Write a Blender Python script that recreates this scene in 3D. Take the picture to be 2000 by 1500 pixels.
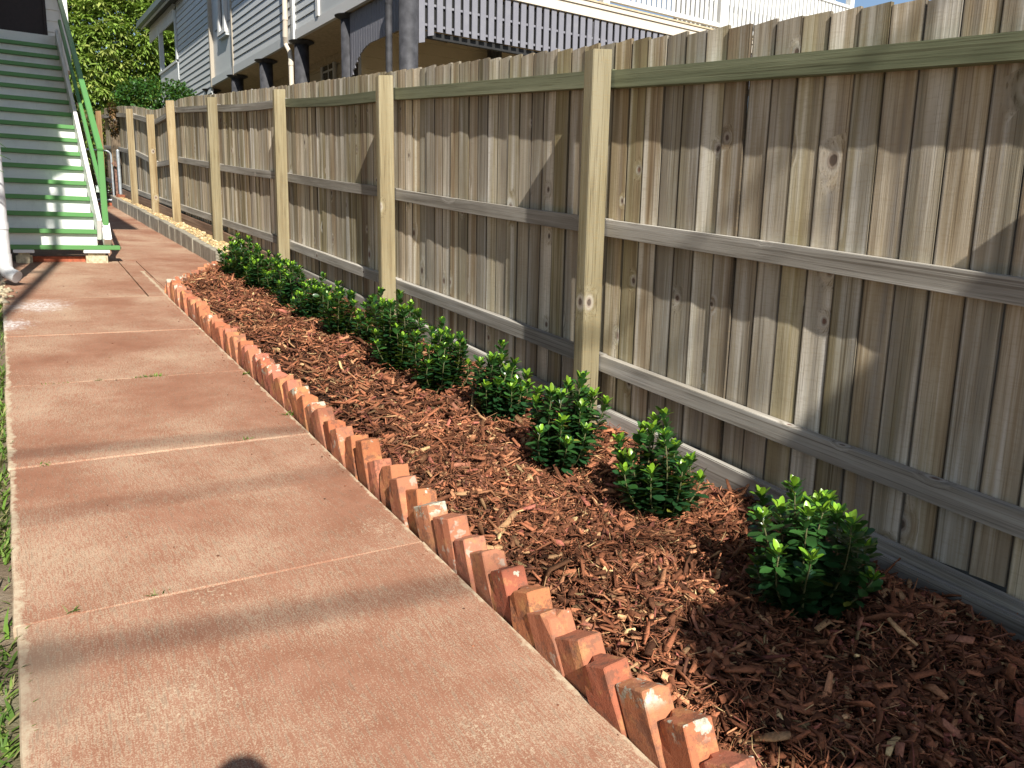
import bpy, bmesh, math, random
import numpy as np
from mathutils import Matrix, Vector, noise as mnoise

random.seed(7); rng = np.random.default_rng(7)
for o in list(bpy.data.objects): bpy.data.objects.remove(o)
scene = bpy.context.scene
COL = scene.collection
R = math.radians

# ------------------------------------------------------------------ camera, sky, sun, exposure
SLOPE = 0.0941                      # the yard rises away from the camera
EYE = 1.25
cam_d = bpy.data.cameras.new('Camera'); cam = bpy.data.objects.new('Camera', cam_d); COL.objects.link(cam)
cam_d.sensor_width = 36.0; cam_d.lens = 36.0 * 1530 / 2000.0
cam_d.clip_start = 0.05; cam_d.clip_end = 2000
right = Vector((0.844, -0.536, 0.021)); up = Vector((0.084, 0.169, 0.982)); fwd = Vector((0.530, 0.827, -0.188))
fwd.normalize(); right = (right - fwd * right.dot(fwd)).normalized(); up = right.cross(fwd).normalized()
cam.matrix_world = Matrix(((right.x, up.x, -fwd.x, 0), (right.y, up.y, -fwd.y, 0), (right.z, up.z, -fwd.z, EYE), (0, 0, 0, 1)))
scene.camera = cam

LIGHT = Vector((0.146, 0.761, -0.632)).normalized()        # travel direction of the sunlight
SUN_EL = math.asin(-LIGHT.z); SUN_AZ = math.atan2(-LIGHT.x, -LIGHT.y)   # azimuth of the sun, from +Y towards +X
world = bpy.data.worlds.new('World'); scene.world = world; world.use_nodes = True
wn = world.node_tree; wn.nodes.clear()
sky = wn.nodes.new('ShaderNodeTexSky'); sky.sky_type = 'NISHITA'; sky.sun_disc = False
sky.sun_elevation = SUN_EL; sky.sun_rotation = SUN_AZ; sky.altitude = 20; sky.dust_density = 0.6; sky.ozone_density = 1.4
bg = wn.nodes.new('ShaderNodeBackground'); bg.inputs['Strength'].default_value = 0.075
wo = wn.nodes.new('ShaderNodeOutputWorld')
wn.links.new(sky.outputs[0], bg.inputs[0]); wn.links.new(bg.outputs[0], wo.inputs[0])
sun_d = bpy.data.lights.new('Sun', 'SUN'); sun_d.energy = 4.8; sun_d.angle = R(0.53); sun_d.color = (1.0, 0.95, 0.87)
sun = bpy.data.objects.new('Sun', sun_d); COL.objects.link(sun)
sun.rotation_euler = LIGHT.to_track_quat('-Z', 'Y').to_euler(); sun.location = (-3, -10, 12)
vs = scene.view_settings
vs.view_transform = 'Standard'; vs.look = 'None'; vs.gamma = 1.0; vs.use_curve_mapping = False; vs.exposure = 0.85
scene.render.engine = 'CYCLES'

def gz(y):
    """height of the yard at distance y"""
    if y > 22: return SLOPE * 22
    if y < -6: return SLOPE * -6
    return SLOPE * y

# ------------------------------------------------------------------ mesh helpers
class MB:
    def __init__(s): s.v = []; s.f = []; s.c = []
    def add(s, verts, faces, col=None):
        b = len(s.v); s.v.extend([tuple(p) for p in verts]); s.f.extend([tuple(b + i for i in q) for q in faces])
        if col is not None: s.c.extend([col] * len(verts))
        return s
    def box(s, a, b, col=None):
        x0, y0, z0 = a; x1, y1, z1 = b
        return s.add([(x0,y0,z0),(x1,y0,z0),(x1,y1,z0),(x0,y1,z0),(x0,y0,z1),(x1,y0,z1),(x1,y1,z1),(x0,y1,z1)],
                     [(0,3,2,1),(4,5,6,7),(0,1,5,4),(1,2,6,5),(2,3,7,6),(3,0,4,7)], col)
    def bar(s, p, q, w, h, upv=(0,0,1), col=None, end=None):
        """rectangular bar from p to q; w across, h along upv"""
        p = Vector(p); q = Vector(q); d = (q - p).normalized(); u = Vector(upv); r = d.cross(u).normalized(); u = r.cross(d).normalized()
        w2, h2 = end if end else (w, h)
        vs_ = []
        for o, ww, hh in ((p, w, h), (q, w2, h2)):
            for sx, sy in ((-1,-1),(1,-1),(1,1),(-1,1)): vs_.append(o + r * sx * ww / 2 + u * sy * hh / 2)
        return s.add(vs_, [(0,1,2,3),(7,6,5,4),(0,4,5,1),(1,5,6,2),(2,6,7,3),(3,7,4,0)], col)
    def tube(s, pts, rad, n=12, caps=True, col=None):
        pts = [Vector(p) for p in pts]; m = len(pts)
        rads = rad if isinstance(rad, (list, tuple)) else [rad] * m
        vs_ = []; prev = None
        for i, p in enumerate(pts):
            d = (pts[min(i+1, m-1)] - pts[max(i-1, 0)]).normalized()
            a = Vector((0,0,1)) if abs(d.z) < 0.9 else Vector((1,0,0))
            if prev is not None: a = prev
            r = d.cross(a).normalized(); u = r.cross(d).normalized(); prev = u
            for k in range(n):
                t = 2 * math.pi * k / n; vs_.append(p + (r * math.cos(t) + u * math.sin(t)) * rads[i])
        fs = []
        for i in range(m - 1):
            for k in range(n):
                k2 = (k + 1) % n; fs.append((i*n+k, i*n+k2, (i+1)*n+k2, (i+1)*n+k))
        if caps: fs.append(tuple(range(n))[::-1]); fs.append(tuple((m-1)*n + k for k in range(n)))
        return s.add(vs_, fs, col)
    def prism(s, poly, axis, a, b):
        """2D polygon extruded along axis (0,1,2) from a to b"""
        n = len(poly); vs_ = []
        for t in (a, b):
            for (u, w) in poly:
                vs_.append((t,u,w) if axis == 0 else ((u,t,w) if axis == 1 else (u,w,t)))
        fs = [tuple(range(n)), tuple(range(2*n-1, n-1, -1))] + [(i, n+i, n+(i+1)%n, (i+1)%n)[::-1] for i in range(n)]
        return s.add(vs_, fs)
    def mesh(s, name):
        me = bpy.data.meshes.new(name); me.from_pydata(s.v, [], s.f)
        if s.c:
            at = me.color_attributes.new('col', 'FLOAT_COLOR', 'POINT')
            at.data.foreach_set('color', np.array([(c[0], c[1], c[2], 1.0) for c in s.c], dtype=np.float32).ravel())
        return me
    def build(s, name, mat, parent=None, smooth=False, bevel=0.0, fix=True, seg=2):
        me = s.mesh(name)
        if fix or bevel:
            bm = bmesh.new(); bm.from_mesh(me)
            bmesh.ops.recalc_face_normals(bm, faces=bm.faces)
            if bevel:
                es = [e for e in bm.edges if len(e.link_faces) == 2 and e.calc_face_angle(0) > 0.6]
                bmesh.ops.bevel(bm, geom=es, offset=bevel, segments=seg, affect='EDGES', clamp_overlap=True)
            bm.to_mesh(me); bm.free()
        if smooth: me.polygons.foreach_set('use_smooth', [True] * len(me.polygons))
        me.materials.append(mat)
        return link(name, me, parent)
def link(name, me, parent=None, loc=None, rot=None):
    o = bpy.data.objects.new(name, me); COL.objects.link(o)
    if parent is not None: o.parent = parent
    if loc is not None: o.location = loc
    if rot is not None: o.rotation_euler = rot
    return o
def tag(o, label=None, cat=None, group=None, kind=None):
    if label: o['label'] = label
    if cat: o['category'] = cat
    if group: o['group'] = group
    if kind: o['kind'] = kind
    return o
def thing(name, label, cat, loc=(0,0,0), rz=0, group=None):
    o = bpy.data.objects.new(name, None); COL.objects.link(o); o.location = loc; o.rotation_euler = (0, 0, rz)
    o.empty_display_size = 0.2
    return tag(o, label, cat, group)
def np_mesh(name, verts, faces, cols=None, mat=None, parent=None, smooth=False):
    """fast mesh from numpy arrays, faces all of one size"""
    me = bpy.data.meshes.new(name); nv = len(verts); nf, k = faces.shape
    me.vertices.add(nv); me.vertices.foreach_set('co', verts.astype(np.float32).ravel())
    me.loops.add(nf * k); me.loops.foreach_set('vertex_index', faces.astype(np.int32).ravel())
    me.polygons.add(nf); me.polygons.foreach_set('loop_start', np.arange(0, nf * k, k, dtype=np.int32))
    if smooth: me.polygons.foreach_set('use_smooth', np.ones(nf, dtype=bool))
    if cols is not None:
        at = me.color_attributes.new('col', 'FLOAT_COLOR', 'POINT')
        at.data.foreach_set('color', np.concatenate([cols, np.ones((nv, 1))], 1).astype(np.float32).ravel())
    me.update(); me.validate()
    if mat: me.materials.append(mat)
    return link(name, me, parent)

# ------------------------------------------------------------------ node helpers / materials
class NT:
    def __init__(s, name):
        s.m = bpy.data.materials.new(name); s.m.use_nodes = True; s.t = s.m.node_tree
        s.b = s.t.nodes['Principled BSDF']; s.out = s.t.nodes['Material Output']
    def put(s, sock, v):
        if isinstance(v, bpy.types.NodeSocket): s.t.links.new(v, sock)
        else:
            if sock.type == 'RGBA' and len(v) == 3: v = (*v, 1)
            sock.default_value = v
    def node(s, typ, outs=0, props=None, **ins):
        n = s.t.nodes.new(typ)
        for k, v in (props or {}).items(): setattr(n, k, v)
        for k, v in ins.items():
            kk = int(k[1:]) if k[0] == '_' and k[1:].isdigit() else k
            s.put(n.inputs[kk], v)
        return n.outputs[outs]
    def math(s, op, a, b=0.0, c=0.0, clamp=False):
        return s.node('ShaderNodeMath', props=dict(operation=op, use_clamp=clamp), _0=a, _1=b, _2=c)
    def vmath(s, op, a, b=(0,0,0)):
        return s.node('ShaderNodeVectorMath', props=dict(operation=op), _0=a, _1=b)
    def mul(s, v, k): return s.node('ShaderNodeVectorMath', props=dict(operation='MULTIPLY'), _0=v, _1=k)
    def noise(s, vec, scale, detail=4.0, rough=0.55, dist=0.0, out=0):
        return s.node('ShaderNodeTexNoise', out, Vector=vec, Scale=scale, Detail=detail, Roughness=rough, Distortion=dist)
    def ramp(s, fac, stops, interp='LINEAR'):
        n = s.t.nodes.new('ShaderNodeValToRGB'); s.put(n.inputs[0], fac); cr = n.color_ramp; cr.interpolation = interp
        while len(cr.elements) < len(stops): cr.elements.new(0.5)
        for e, (p, c) in zip(cr.elements, stops):
            e.position = p; e.color = (c, c, c, 1) if isinstance(c, (int, float)) else (*c, 1)
        return n.outputs[0]
    def mix(s, f, a, b, mode='MIX'):
        n = s.t.nodes.new('ShaderNodeMix'); n.data_type = 'RGBA'; n.blend_type = mode; n.clamp_factor = True
        s.put(n.inputs[0], f); s.put(n.inputs[6], a); s.put(n.inputs[7], b); return n.outputs[2]
    def sep(s, v, i): return s.node('ShaderNodeSeparateXYZ', i, Vector=v)
    def comb(s, x, y, z): return s.node('ShaderNodeCombineXYZ', X=x, Y=y, Z=z)
    def step(s, v, a, b): return s.node('ShaderNodeMapRange', props=dict(interpolation_type='SMOOTHSTEP'), Value=v, _1=a, _2=b, _3=0.0, _4=1.0)
    def pos(s): return s.node('ShaderNodeNewGeometry', 'Position')
    def objc(s): return s.node('ShaderNodeTexCoord', 'Object')
    def rand(s): return s.node('ShaderNodeObjectInfo', 'Random')
    def bump(s, h, strength=0.3, dist=0.01):
        s.put(s.b.inputs['Normal'], s.node('ShaderNodeBump', Strength=strength, Distance=dist, Height=h))
    def fin(s, col, rough=0.8, spec=0.3):
        s.put(s.b.inputs['Base Color'], col); s.put(s.b.inputs['Roughness'], rough); s.b.inputs['Specular IOR Level'].default_value = spec
        return s.m

def wood(name, cols, bands=None, axis=2, knot=0.85, var=0.35, rough=0.85, saw=0.0, fine=0.55, bump=0.4, contrast=0.8, gain=1.0, vb=0.22, edge=0.0):
    """weathered timber, grain along local axis; cols = ramp of grain colours, bands = per-object tints"""
    n = NT(name); rnd = n.rand()
    off = n.comb(n.math('MULTIPLY', rnd, 37.3), n.math('MULTIPLY', rnd, 91.7), n.math('MULTIPLY', rnd, 53.1))
    p = n.vmath('ADD', n.objc(), off)
    def st(k): v = [1.0, 1.0, 1.0]; v[axis] = k; return n.mul(p, tuple(v))
    oth = [i for i in range(3) if i != axis]
    pk = n.vmath('ADD', p, n.mul(n.noise(p, 22, out=1), (0.010,)*3))
    kv = n.comb(n.math('ADD', n.sep(pk, oth[0]), n.sep(pk, oth[1])), n.math('MULTIPLY', n.sep(pk, axis), 0.72), 0.0)
    vor = n.t.nodes.new('ShaderNodeTexVoronoi'); vor.voronoi_dimensions = '2D'; n.put(vor.inputs['Vector'], kv); vor.inputs['Scale'].default_value = 6.0
    kr = n.sep(vor.outputs['Color'], 0); kd = n.math('MULTIPLY', vor.outputs['Distance'], n.node('ShaderNodeMapRange', Value=n.sep(vor.outputs['Color'], 1), _1=0.0, _2=1.0, _3=0.75, _4=2.0))
    keep = n.math('GREATER_THAN', kr, knot)
    near = n.math('MULTIPLY', keep, n.math('SUBTRACT', 1.0, n.step(kd, 0.0, 0.42)))
    pw = n.vmath('ADD', st(0.03), n.mul(n.comb(near, near, near), (0.05, 0.05, 0.05)))
    warp = n.mul(n.comb(near, near, near), (0.03,)*3)
    band = n.noise(n.vmath('ADD', st(0.022), warp), 30, 3.0, 0.6, 0.3)
    wide = n.noise(n.vmath('ADD', st(0.05), n.mul(n.comb(near, near, near), (0.06,)*3)), 11, 2.0, 0.5, 0.5)
    grain = n.noise(n.vmath('ADD', st(0.014), warp), 230, 3.0, 0.65)
    blot = n.noise(st(0.4), 3.2, 4.0, 0.6)
    ctr = lambda v, k: n.math('MULTIPLY', n.math('SUBTRACT', v, 0.5), k)
    f = n.math('ADD', 0.5, n.math('ADD', ctr(band, contrast), n.math('ADD', ctr(wide, contrast * 0.9), ctr(blot, contrast * 0.55))))
    col = n.ramp(f, cols)
    if bands: col = n.mix(var, col, n.ramp(n.math('ADD', rnd, ctr(wide, 0.5)), bands, 'LINEAR'))
    dk = n.mix(1.0, col, (0.32, 0.27, 0.22), 'MULTIPLY')
    col = n.mix(n.math('MULTIPLY', n.step(grain, 0.50, 0.72), fine), col, dk)
    crack = n.step(n.noise(n.vmath('ADD', st(0.006), warp), 75, 1.0, 0.4), 0.66, 0.72); col = n.mix(n.math('MULTIPLY', crack, 0.55), col, dk)
    bright = n.node('ShaderNodeMapRange', Value=n.math('FRACT', n.math('MULTIPLY', rnd, 17.0)), _1=0.0, _2=1.0, _3=(1 - vb) * gain, _4=(1 + vb * 0.8) * gain)
    col = n.mix(1.0, col, n.comb(bright, bright, bright), 'MULTIPLY')
    if edge: col = n.mix(n.math('MULTIPLY', n.step(n.math('ADD', n.math('ABSOLUTE', n.sep(n.objc(), 1)), n.math('MULTIPLY', n.math('SUBTRACT', band, 0.5), 0.008)), edge - 0.007, edge), 0.7), col, (0.045, 0.034, 0.022))  # dark lines painted at board edges, standing for shade in the gaps
    halo = n.math('MULTIPLY', keep, n.math('SUBTRACT', 1.0, n.step(kd, 0.09, 0.22)))
    core = n.math('MULTIPLY', keep, n.math('SUBTRACT', 1.0, n.step(kd, 0.055, 0.085)))
    ring = n.math('MULTIPLY', keep, n.math('MULTIPLY', n.step(kd, 0.05, 0.07), n.math('SUBTRACT', 1.0, n.step(kd, 0.09, 0.13))))
    col = n.mix(n.math('MULTIPLY', halo, 0.55), col, (0.52, 0.49, 0.43)); col = n.mix(n.math('MULTIPLY', ring, 0.5), col, (0.16, 0.10, 0.07)); col = n.mix(n.math('MULTIPLY', core, 0.88), col, n.ramp(n.sep(vor.outputs['Color'], 2), [(0.2, (0.05, 0.03, 0.022)), (0.9, (0.17, 0.075, 0.05))]))
    h = n.math('ADD', n.math('MULTIPLY', grain, 0.6), n.math('MULTIPLY', band, 0.4))
    if saw:
        sw = n.noise(st(6.0), 26, 2.0, 0.5); h = n.math('ADD', h, n.math('MULTIPLY', sw, saw)); col = n.mix(n.math('MULTIPLY', n.step(sw, 0.52, 0.66), min(saw, 0.3)), col, (0.26, 0.18, 0.08))
    n.bump(n.math('SUBTRACT', h, n.math('MULTIPLY', core, 0.5)), bump, 0.004)
    return n.fin(col, rough, 0.25)
def paint(name, col, dirt=(0.35, 0.32, 0.28), amt=0.25, rough=0.5, scale=3.0, bump=0.05):
    n = NT(name); p = n.pos()
    a = n.noise(p, scale, 5.0, 0.65); b = n.noise(n.mul(p, (1, 1, 0.3)), scale * 9, 4.0, 0.7)
    c = n.mix(n.math('MULTIPLY', n.step(a, 0.45, 0.8), amt), col, dirt); c = n.mix(n.math('MULTIPLY', n.step(b, 0.55, 0.75), amt * 0.6), c, dirt)
    n.bump(b, bump, 0.003); return n.fin(c, rough, 0.4)
def plain(name, col, rough=0.6, metal=0.0, var=0.12, scale=20, spec=0.3):
    n = NT(name); a = n.noise(n.pos(), scale, 4.0, 0.6)
    d = tuple(c * (1 - 2.2 * var) for c in col); e = tuple(min(1, c * (1 + 1.2 * var)) for c in col)
    n.b.inputs['Metallic'].default_value = metal; n.bump(a, 0.1, 0.004)
    return n.fin(n.ramp(a, [(0.3, d), (0.7, e)]), rough, spec)
def leafmat(name, rough=0.35, trans=0.25, spec=0.5):
    n = NT(name); a = n.node('ShaderNodeVertexColor', props=dict(layer_name='col'))
    n.put(n.b.inputs['Base Color'], a); n.b.inputs['Roughness'].default_value = rough; n.b.inputs['Specular IOR Level'].default_value = spec
    tr = n.t.nodes.new('ShaderNodeBsdfTranslucent'); n.put(tr.inputs[0], n.mix(0.5, a, (0.22, 0.35, 0.02)))
    mx = n.t.nodes.new('ShaderNodeMixShader'); mx.inputs[0].default_value = trans
    n.t.links.new(n.b.outputs[0], mx.inputs[1]); n.t.links.new(tr.outputs[0], mx.inputs[2]); n.t.links.new(mx.outputs[0], n.out.inputs[0])
    return n.m
def vcol(name, rough=0.85, bump=0.4, spec=0.2, grain=90):
    n = NT(name); a = n.node('ShaderNodeVertexColor', props=dict(layer_name='col')); g = n.noise(n.pos(), grain, 4.0, 0.65)
    c = n.mix(1.0, a, n.ramp(g, [(0.25, 0.55), (0.7, 1.25)]), 'MULTIPLY'); n.bump(g, bump, 0.006)
    return n.fin(c, rough, spec)

M = {}
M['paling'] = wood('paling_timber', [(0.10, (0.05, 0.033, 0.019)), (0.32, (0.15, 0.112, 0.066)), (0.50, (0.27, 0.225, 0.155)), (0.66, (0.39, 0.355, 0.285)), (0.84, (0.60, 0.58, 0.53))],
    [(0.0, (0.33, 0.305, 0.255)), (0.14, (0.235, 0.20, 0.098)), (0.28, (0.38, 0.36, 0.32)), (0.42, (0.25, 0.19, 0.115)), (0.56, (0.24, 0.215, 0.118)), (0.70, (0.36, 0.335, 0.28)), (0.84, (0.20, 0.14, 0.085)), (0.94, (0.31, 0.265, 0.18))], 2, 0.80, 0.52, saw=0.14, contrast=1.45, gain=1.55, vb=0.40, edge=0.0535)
M['rail'] = wood('rail_timber', [(0.2, (0.13, 0.115, 0.092)), (0.5, (0.28, 0.262, 0.228)), (0.8, (0.47, 0.45, 0.41))], [(0.0, (0.34, 0.31, 0.26)), (0.5, (0.29, 0.27, 0.235))], 1, 0.86, 0.3, gain=1.12, contrast=1.1)
M['rail_green'] = wood('treated_rail_timber', [(0.2, (0.095, 0.105, 0.06)), (0.5, (0.19, 0.205, 0.125)), (0.8, (0.31, 0.32, 0.21))], [(0.0, (0.19, 0.215, 0.125)), (0.5, (0.215, 0.22, 0.14))], 1, 0.88, 0.3, gain=0.86)
M['post'] = wood('post_timber', [(0.2, (0.25, 0.19, 0.10)), (0.5, (0.39, 0.33, 0.195)), (0.8, (0.52, 0.46, 0.31))], [(0.0, (0.40, 0.345, 0.21)), (0.5, (0.36, 0.31, 0.18))], 2, 0.95, 0.35, saw=0.22, contrast=1.2, gain=0.69, fine=0.85)
M['post_tan'] = wood('tan_post_timber', [(0.2, (0.22, 0.15, 0.075)), (0.5, (0.36, 0.275, 0.15)), (0.8, (0.48, 0.40, 0.25))], None, 2, 0.93, saw=0.25, contrast=1.1, gain=0.78, fine=0.8)
M['post_brown'] = wood('brown_post_timber', [(0.25, (0.18, 0.10, 0.045)), (0.5, (0.31, 0.19, 0.09)), (0.8, (0.42, 0.29, 0.16))], None, 2, 0.95, saw=0.3)
M['sleeper'] = wood('sleeper_timber', [(0.2, (0.12, 0.11, 0.095)), (0.5, (0.26, 0.245, 0.215)), (0.8, (0.40, 0.385, 0.35))], None, 1, 0.93, contrast=0.9, gain=1.15)
M['board_brown'] = wood('brown_board_timber', [(0.25, (0.10, 0.06, 0.04)), (0.5, (0.2, 0.125, 0.085)), (0.75, (0.29, 0.2, 0.14))], None, 1, 0.95)

def path_material():
    n = NT('oxide_concrete'); p = n.pos(); rnd = n.rand(); x = n.sep(p, 0); y = n.sep(p, 1)
    q = n.vmath('ADD', p, n.comb(n.math('MULTIPLY', rnd, 40.0), n.math('MULTIPLY', rnd, 23.0), 0.0))
    big = n.noise(q, 1.6, 4.0, 0.55); mid = n.noise(q, 7.0, 5.0, 0.65)
    rot = n.node('ShaderNodeVectorRotate', Vector=q, Angle=n.math('MULTIPLY', n.math('SUBTRACT', rnd, 0.5), 0.35))
    broom = n.noise(n.mul(rot, (1.0, 0.035, 1.0)), 210, 3.0, 0.6); fine = n.noise(q, 260, 3.0, 0.7)
    f = n.math('ADD', n.math('MULTIPLY', big, 0.34), n.math('ADD', n.math('MULTIPLY', mid, 0.42), n.math('MULTIPLY', fine, 0.2)))
    col = n.ramp(f, [(0.28, (0.195, 0.084, 0.047)), (0.45, (0.262, 0.124, 0.075)), (0.58, (0.318, 0.167, 0.107)), (0.74, (0.42, 0.265, 0.182))])
    pale = (0.52, 0.42, 0.29)
    spk = n.math('ADD', n.math('MULTIPLY', fine, 0.55), n.math('ADD', n.math('MULTIPLY', broom, 0.45), n.math('MULTIPLY', big, 0.35)))
    col = n.mix(n.math('MULTIPLY', n.step(spk, 0.64, 0.78), 0.6), col, pale)
    col = n.mix(n.math('MULTIPLY', n.step(broom, 0.50, 0.68), 0.5), col, (0.12, 0.056, 0.034))
    # flaked patches where the oxide coat has worn off
    fl = n.noise(q, 95, 5.0, 0.78); zone = n.step(n.noise(q, 1.9, 2.0), 0.56, 0.72)
    for (cx, cy, r_) in ((0.27, 1.78, 0.26), (0.86, 1.36, 0.22), (1.02, 2.45, 0.16), (0.42, 2.2, 0.14), (1.05, 1.15, 0.16)):
        d = n.node('ShaderNodeVectorMath', 'Value', props=dict(operation='LENGTH'), _0=n.mul(n.vmath('SUBTRACT', p, (cx, cy, 0.0)), (1.0, 1.0, 0.0)))
        zone = n.math('MAXIMUM', zone, n.math('MULTIPLY', 0.95, n.math('SUBTRACT', 1.0, n.step(d, r_ * 0.2, r_))))
    col = n.mix(n.math('MULTIPLY', n.step(n.math('ADD', fl, n.math('MULTIPLY', zone, 0.13)), 0.66, 0.74), 0.62), col, pale)
    # cream worn edges along both sides of the walk
    wob = n.noise(p, 11, 5.0, 0.7)
    dl = n.math('ADD', x, 0.062); dr = n.math('SUBTRACT', 1.118, x)
    edge = n.math('MINIMUM', n.math('ABSOLUTE', dl), n.math('ABSOLUTE', dr))
    lim = n.math('MULTIPLY', n.math('SUBTRACT', wob, 0.40), 0.085)
    em = n.math('SUBTRACT', 1.0, n.step(n.math('SUBTRACT', edge, lim), 0.0, 0.012)); em = n.math('MULTIPLY', em, n.math('LESS_THAN', y, 8.6))
    col = n.mix(n.math('MULTIPLY', em, n.ramp(n.noise(p, 45, 4.0, 0.7), [(0.35, 0.35), (0.6, 0.95)])), col, (0.47, 0.39, 0.27))
    # lime bloom by the downpipe and grey dirt at the verge
    for (cx, cy, r_, c_) in ((0.17, 6.85, 0.24, (0.62, 0.58, 0.55)), (-0.06, 6.2, 0.20, (0.66, 0.64, 0.62))):
        d = n.node('ShaderNodeVectorMath', 'Value', props=dict(operation='LENGTH'), _0=n.mul(n.vmath('SUBTRACT', p, (cx, cy, gz(cy))), (1.0, 0.8, 0.0)))
        m_ = n.math('SUBTRACT', 1.0, n.step(n.math('ADD', d, n.math('MULTIPLY', n.math('SUBTRACT', n.noise(p, 16, 5.0, 0.75), 0.5), 0.5)), r_ * 0.25, r_)); col = n.mix(n.math('MULTIPLY', m_, n.ramp(n.noise(n.mul(p, (1, 0.4, 1)), 55, 4.0, 0.75), [(0.4, 0.15), (0.62, 0.85)])), col, c_)
    d = n.node('ShaderNodeVectorMath', 'Value', props=dict(operation='LENGTH'), _0=n.mul(n.vmath('SUBTRACT', p, (-0.05, 2.02, gz(2.0))), (1.0, 0.55, 0.0)))
    m_ = n.math('SUBTRACT', 1.0, n.step(n.math('ADD', d, n.math('MULTIPLY', n.math('SUBTRACT', wob, 0.5), 0.15)), 0.05, 0.17)); col = n.mix(n.math('MULTIPLY', m_, 0.6), col, (0.22, 0.17, 0.12))
    n.bump(n.math('ADD', n.math('MULTIPLY', broom, 0.7), n.math('MULTIPLY', fine, 0.5)), 0.35, 0.003)
    return n.fin(col, 0.82, 0.25)
M['path'] = path_material()
def joint_material():
    n = NT('joint_dirt'); p = n.pos(); a = n.noise(p, 4.5, 4.0, 0.6); b = n.noise(p, 90, 3.0)
    n.bump(b, 0.5, 0.004); return n.fin(n.ramp(n.math('ADD', n.math('MULTIPLY', a, 0.8), n.math('MULTIPLY', b, 0.2)), [(0.42, (0.03, 0.022, 0.015)), (0.54, (0.12, 0.085, 0.055)), (0.66, (0.34, 0.26, 0.18))]), 0.95, 0.1)

def brick_material():
    n = NT('old_clay_brick'); rnd = n.rand(); o = n.objc(); r2 = n.math('FRACT', n.math('MULTIPLY', rnd, 13.7)); r3 = n.math('FRACT', n.math('MULTIPLY', rnd, 71.3))
    p = n.vmath('ADD', o, n.comb(n.math('MULTIPLY', rnd, 51.0), n.math('MULTIPLY', rnd, 17.0), n.math('MULTIPLY', rnd, 29.0)))
    base = n.ramp(rnd, [(0.0, (0.36, 0.115, 0.055)), (0.25, (0.41, 0.16, 0.072)), (0.5, (0.32, 0.10, 0.058)), (0.7, (0.42, 0.17, 0.08)), (0.9, (0.40, 0.14, 0.09))], 'LINEAR')
    a = n.noise(p, 14, 5.0, 0.65); b = n.noise(p, 60, 4.0, 0.7); g = n.noise(p, 300, 2.0)
    col = n.mix(n.math('MULTIPLY', n.step(a, 0.5, 0.66), 0.75), base, (0.47, 0.24, 0.095)); col = n.mix(n.math('MULTIPLY', n.step(n.noise(p, 20, 5.0, 0.75), 0.51, 0.60), 0.7), col, (0.15, 0.075, 0.05))
    col = n.mix(n.math('MULTIPLY', n.step(b, 0.56, 0.72), 0.5), col, (0.24, 0.09, 0.055)); col = n.mix(n.math('MULTIPLY', n.step(r3, 0.4, 0.95), 0.28), col, (0.44, 0.225, 0.145))
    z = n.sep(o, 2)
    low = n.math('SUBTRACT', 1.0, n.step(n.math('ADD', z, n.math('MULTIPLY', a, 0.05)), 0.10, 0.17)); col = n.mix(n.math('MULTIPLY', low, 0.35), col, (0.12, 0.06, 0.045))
    lich = n.step(n.math('ADD', n.noise(p, 26, 4.0, 0.6), n.math('MULTIPLY', n.step(r2, 0.72, 0.97), 0.17)), 0.68, 0.72)
    col = n.mix(n.math('MULTIPLY', n.math('MULTIPLY', lich, n.step(z, 0.175, 0.21)), 0.95), col, n.ramp(b, [(0.35, (0.24, 0.24, 0.18)), (0.65, (0.58, 0.56, 0.45))]))
    mort = n.math('MULTIPLY', n.step(n.noise(p, 19, 3.0), 0.60, 0.66), n.math('GREATER_THAN', r3, 0.82)); col = n.mix(n.math('MULTIPLY', mort, 0.6), col, (0.42, 0.38, 0.31))
    n.bump(n.math('ADD', b, n.math('MULTIPLY', g, 0.5)), 0.55, 0.004); return n.fin(col, 0.88, 0.2)
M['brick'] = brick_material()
M['mulch'] = vcol('bark_mulch', 0.85, 0.5, 0.15, 140)
M['gravel'] = vcol('tan_gravel', 0.8, 0.3)
M['leaf'] = leafmat('glossy_leaf', 0.28, 0.22, 0.55)
M['tree_leaf'] = leafmat('tree_leaf', 0.42, 0.32, 0.4)
M['grass'] = leafmat('grass_blade', 0.5, 0.3, 0.3)
M['stem'] = plain('shrub_stem', (0.10, 0.10, 0.04), 0.7)
M['bark'] = plain('tree_bark', (0.12, 0.09, 0.06), 0.9, scale=14, var=0.3)
def ground_material():
    n = NT('yard_earth'); p = n.pos(); a = n.noise(p, 5, 6.0, 0.7); b = n.noise(p, 60, 4.0, 0.7)
    c = n.ramp(n.math('ADD', n.math('MULTIPLY', a, 0.6), n.math('MULTIPLY', b, 0.4)), [(0.3, (0.07, 0.05, 0.03)), (0.5, (0.17, 0.13, 0.09)), (0.7, (0.26, 0.22, 0.16))])
    c = n.mix(n.math('MULTIPLY', n.step(n.noise(p, 0.8, 3.0), 0.5, 0.62), 0.6), c, (0.06, 0.09, 0.03)); n.bump(b, 0.6, 0.02); return n.fin(c, 0.95, 0.1)
M['ground'] = ground_material()
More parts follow.
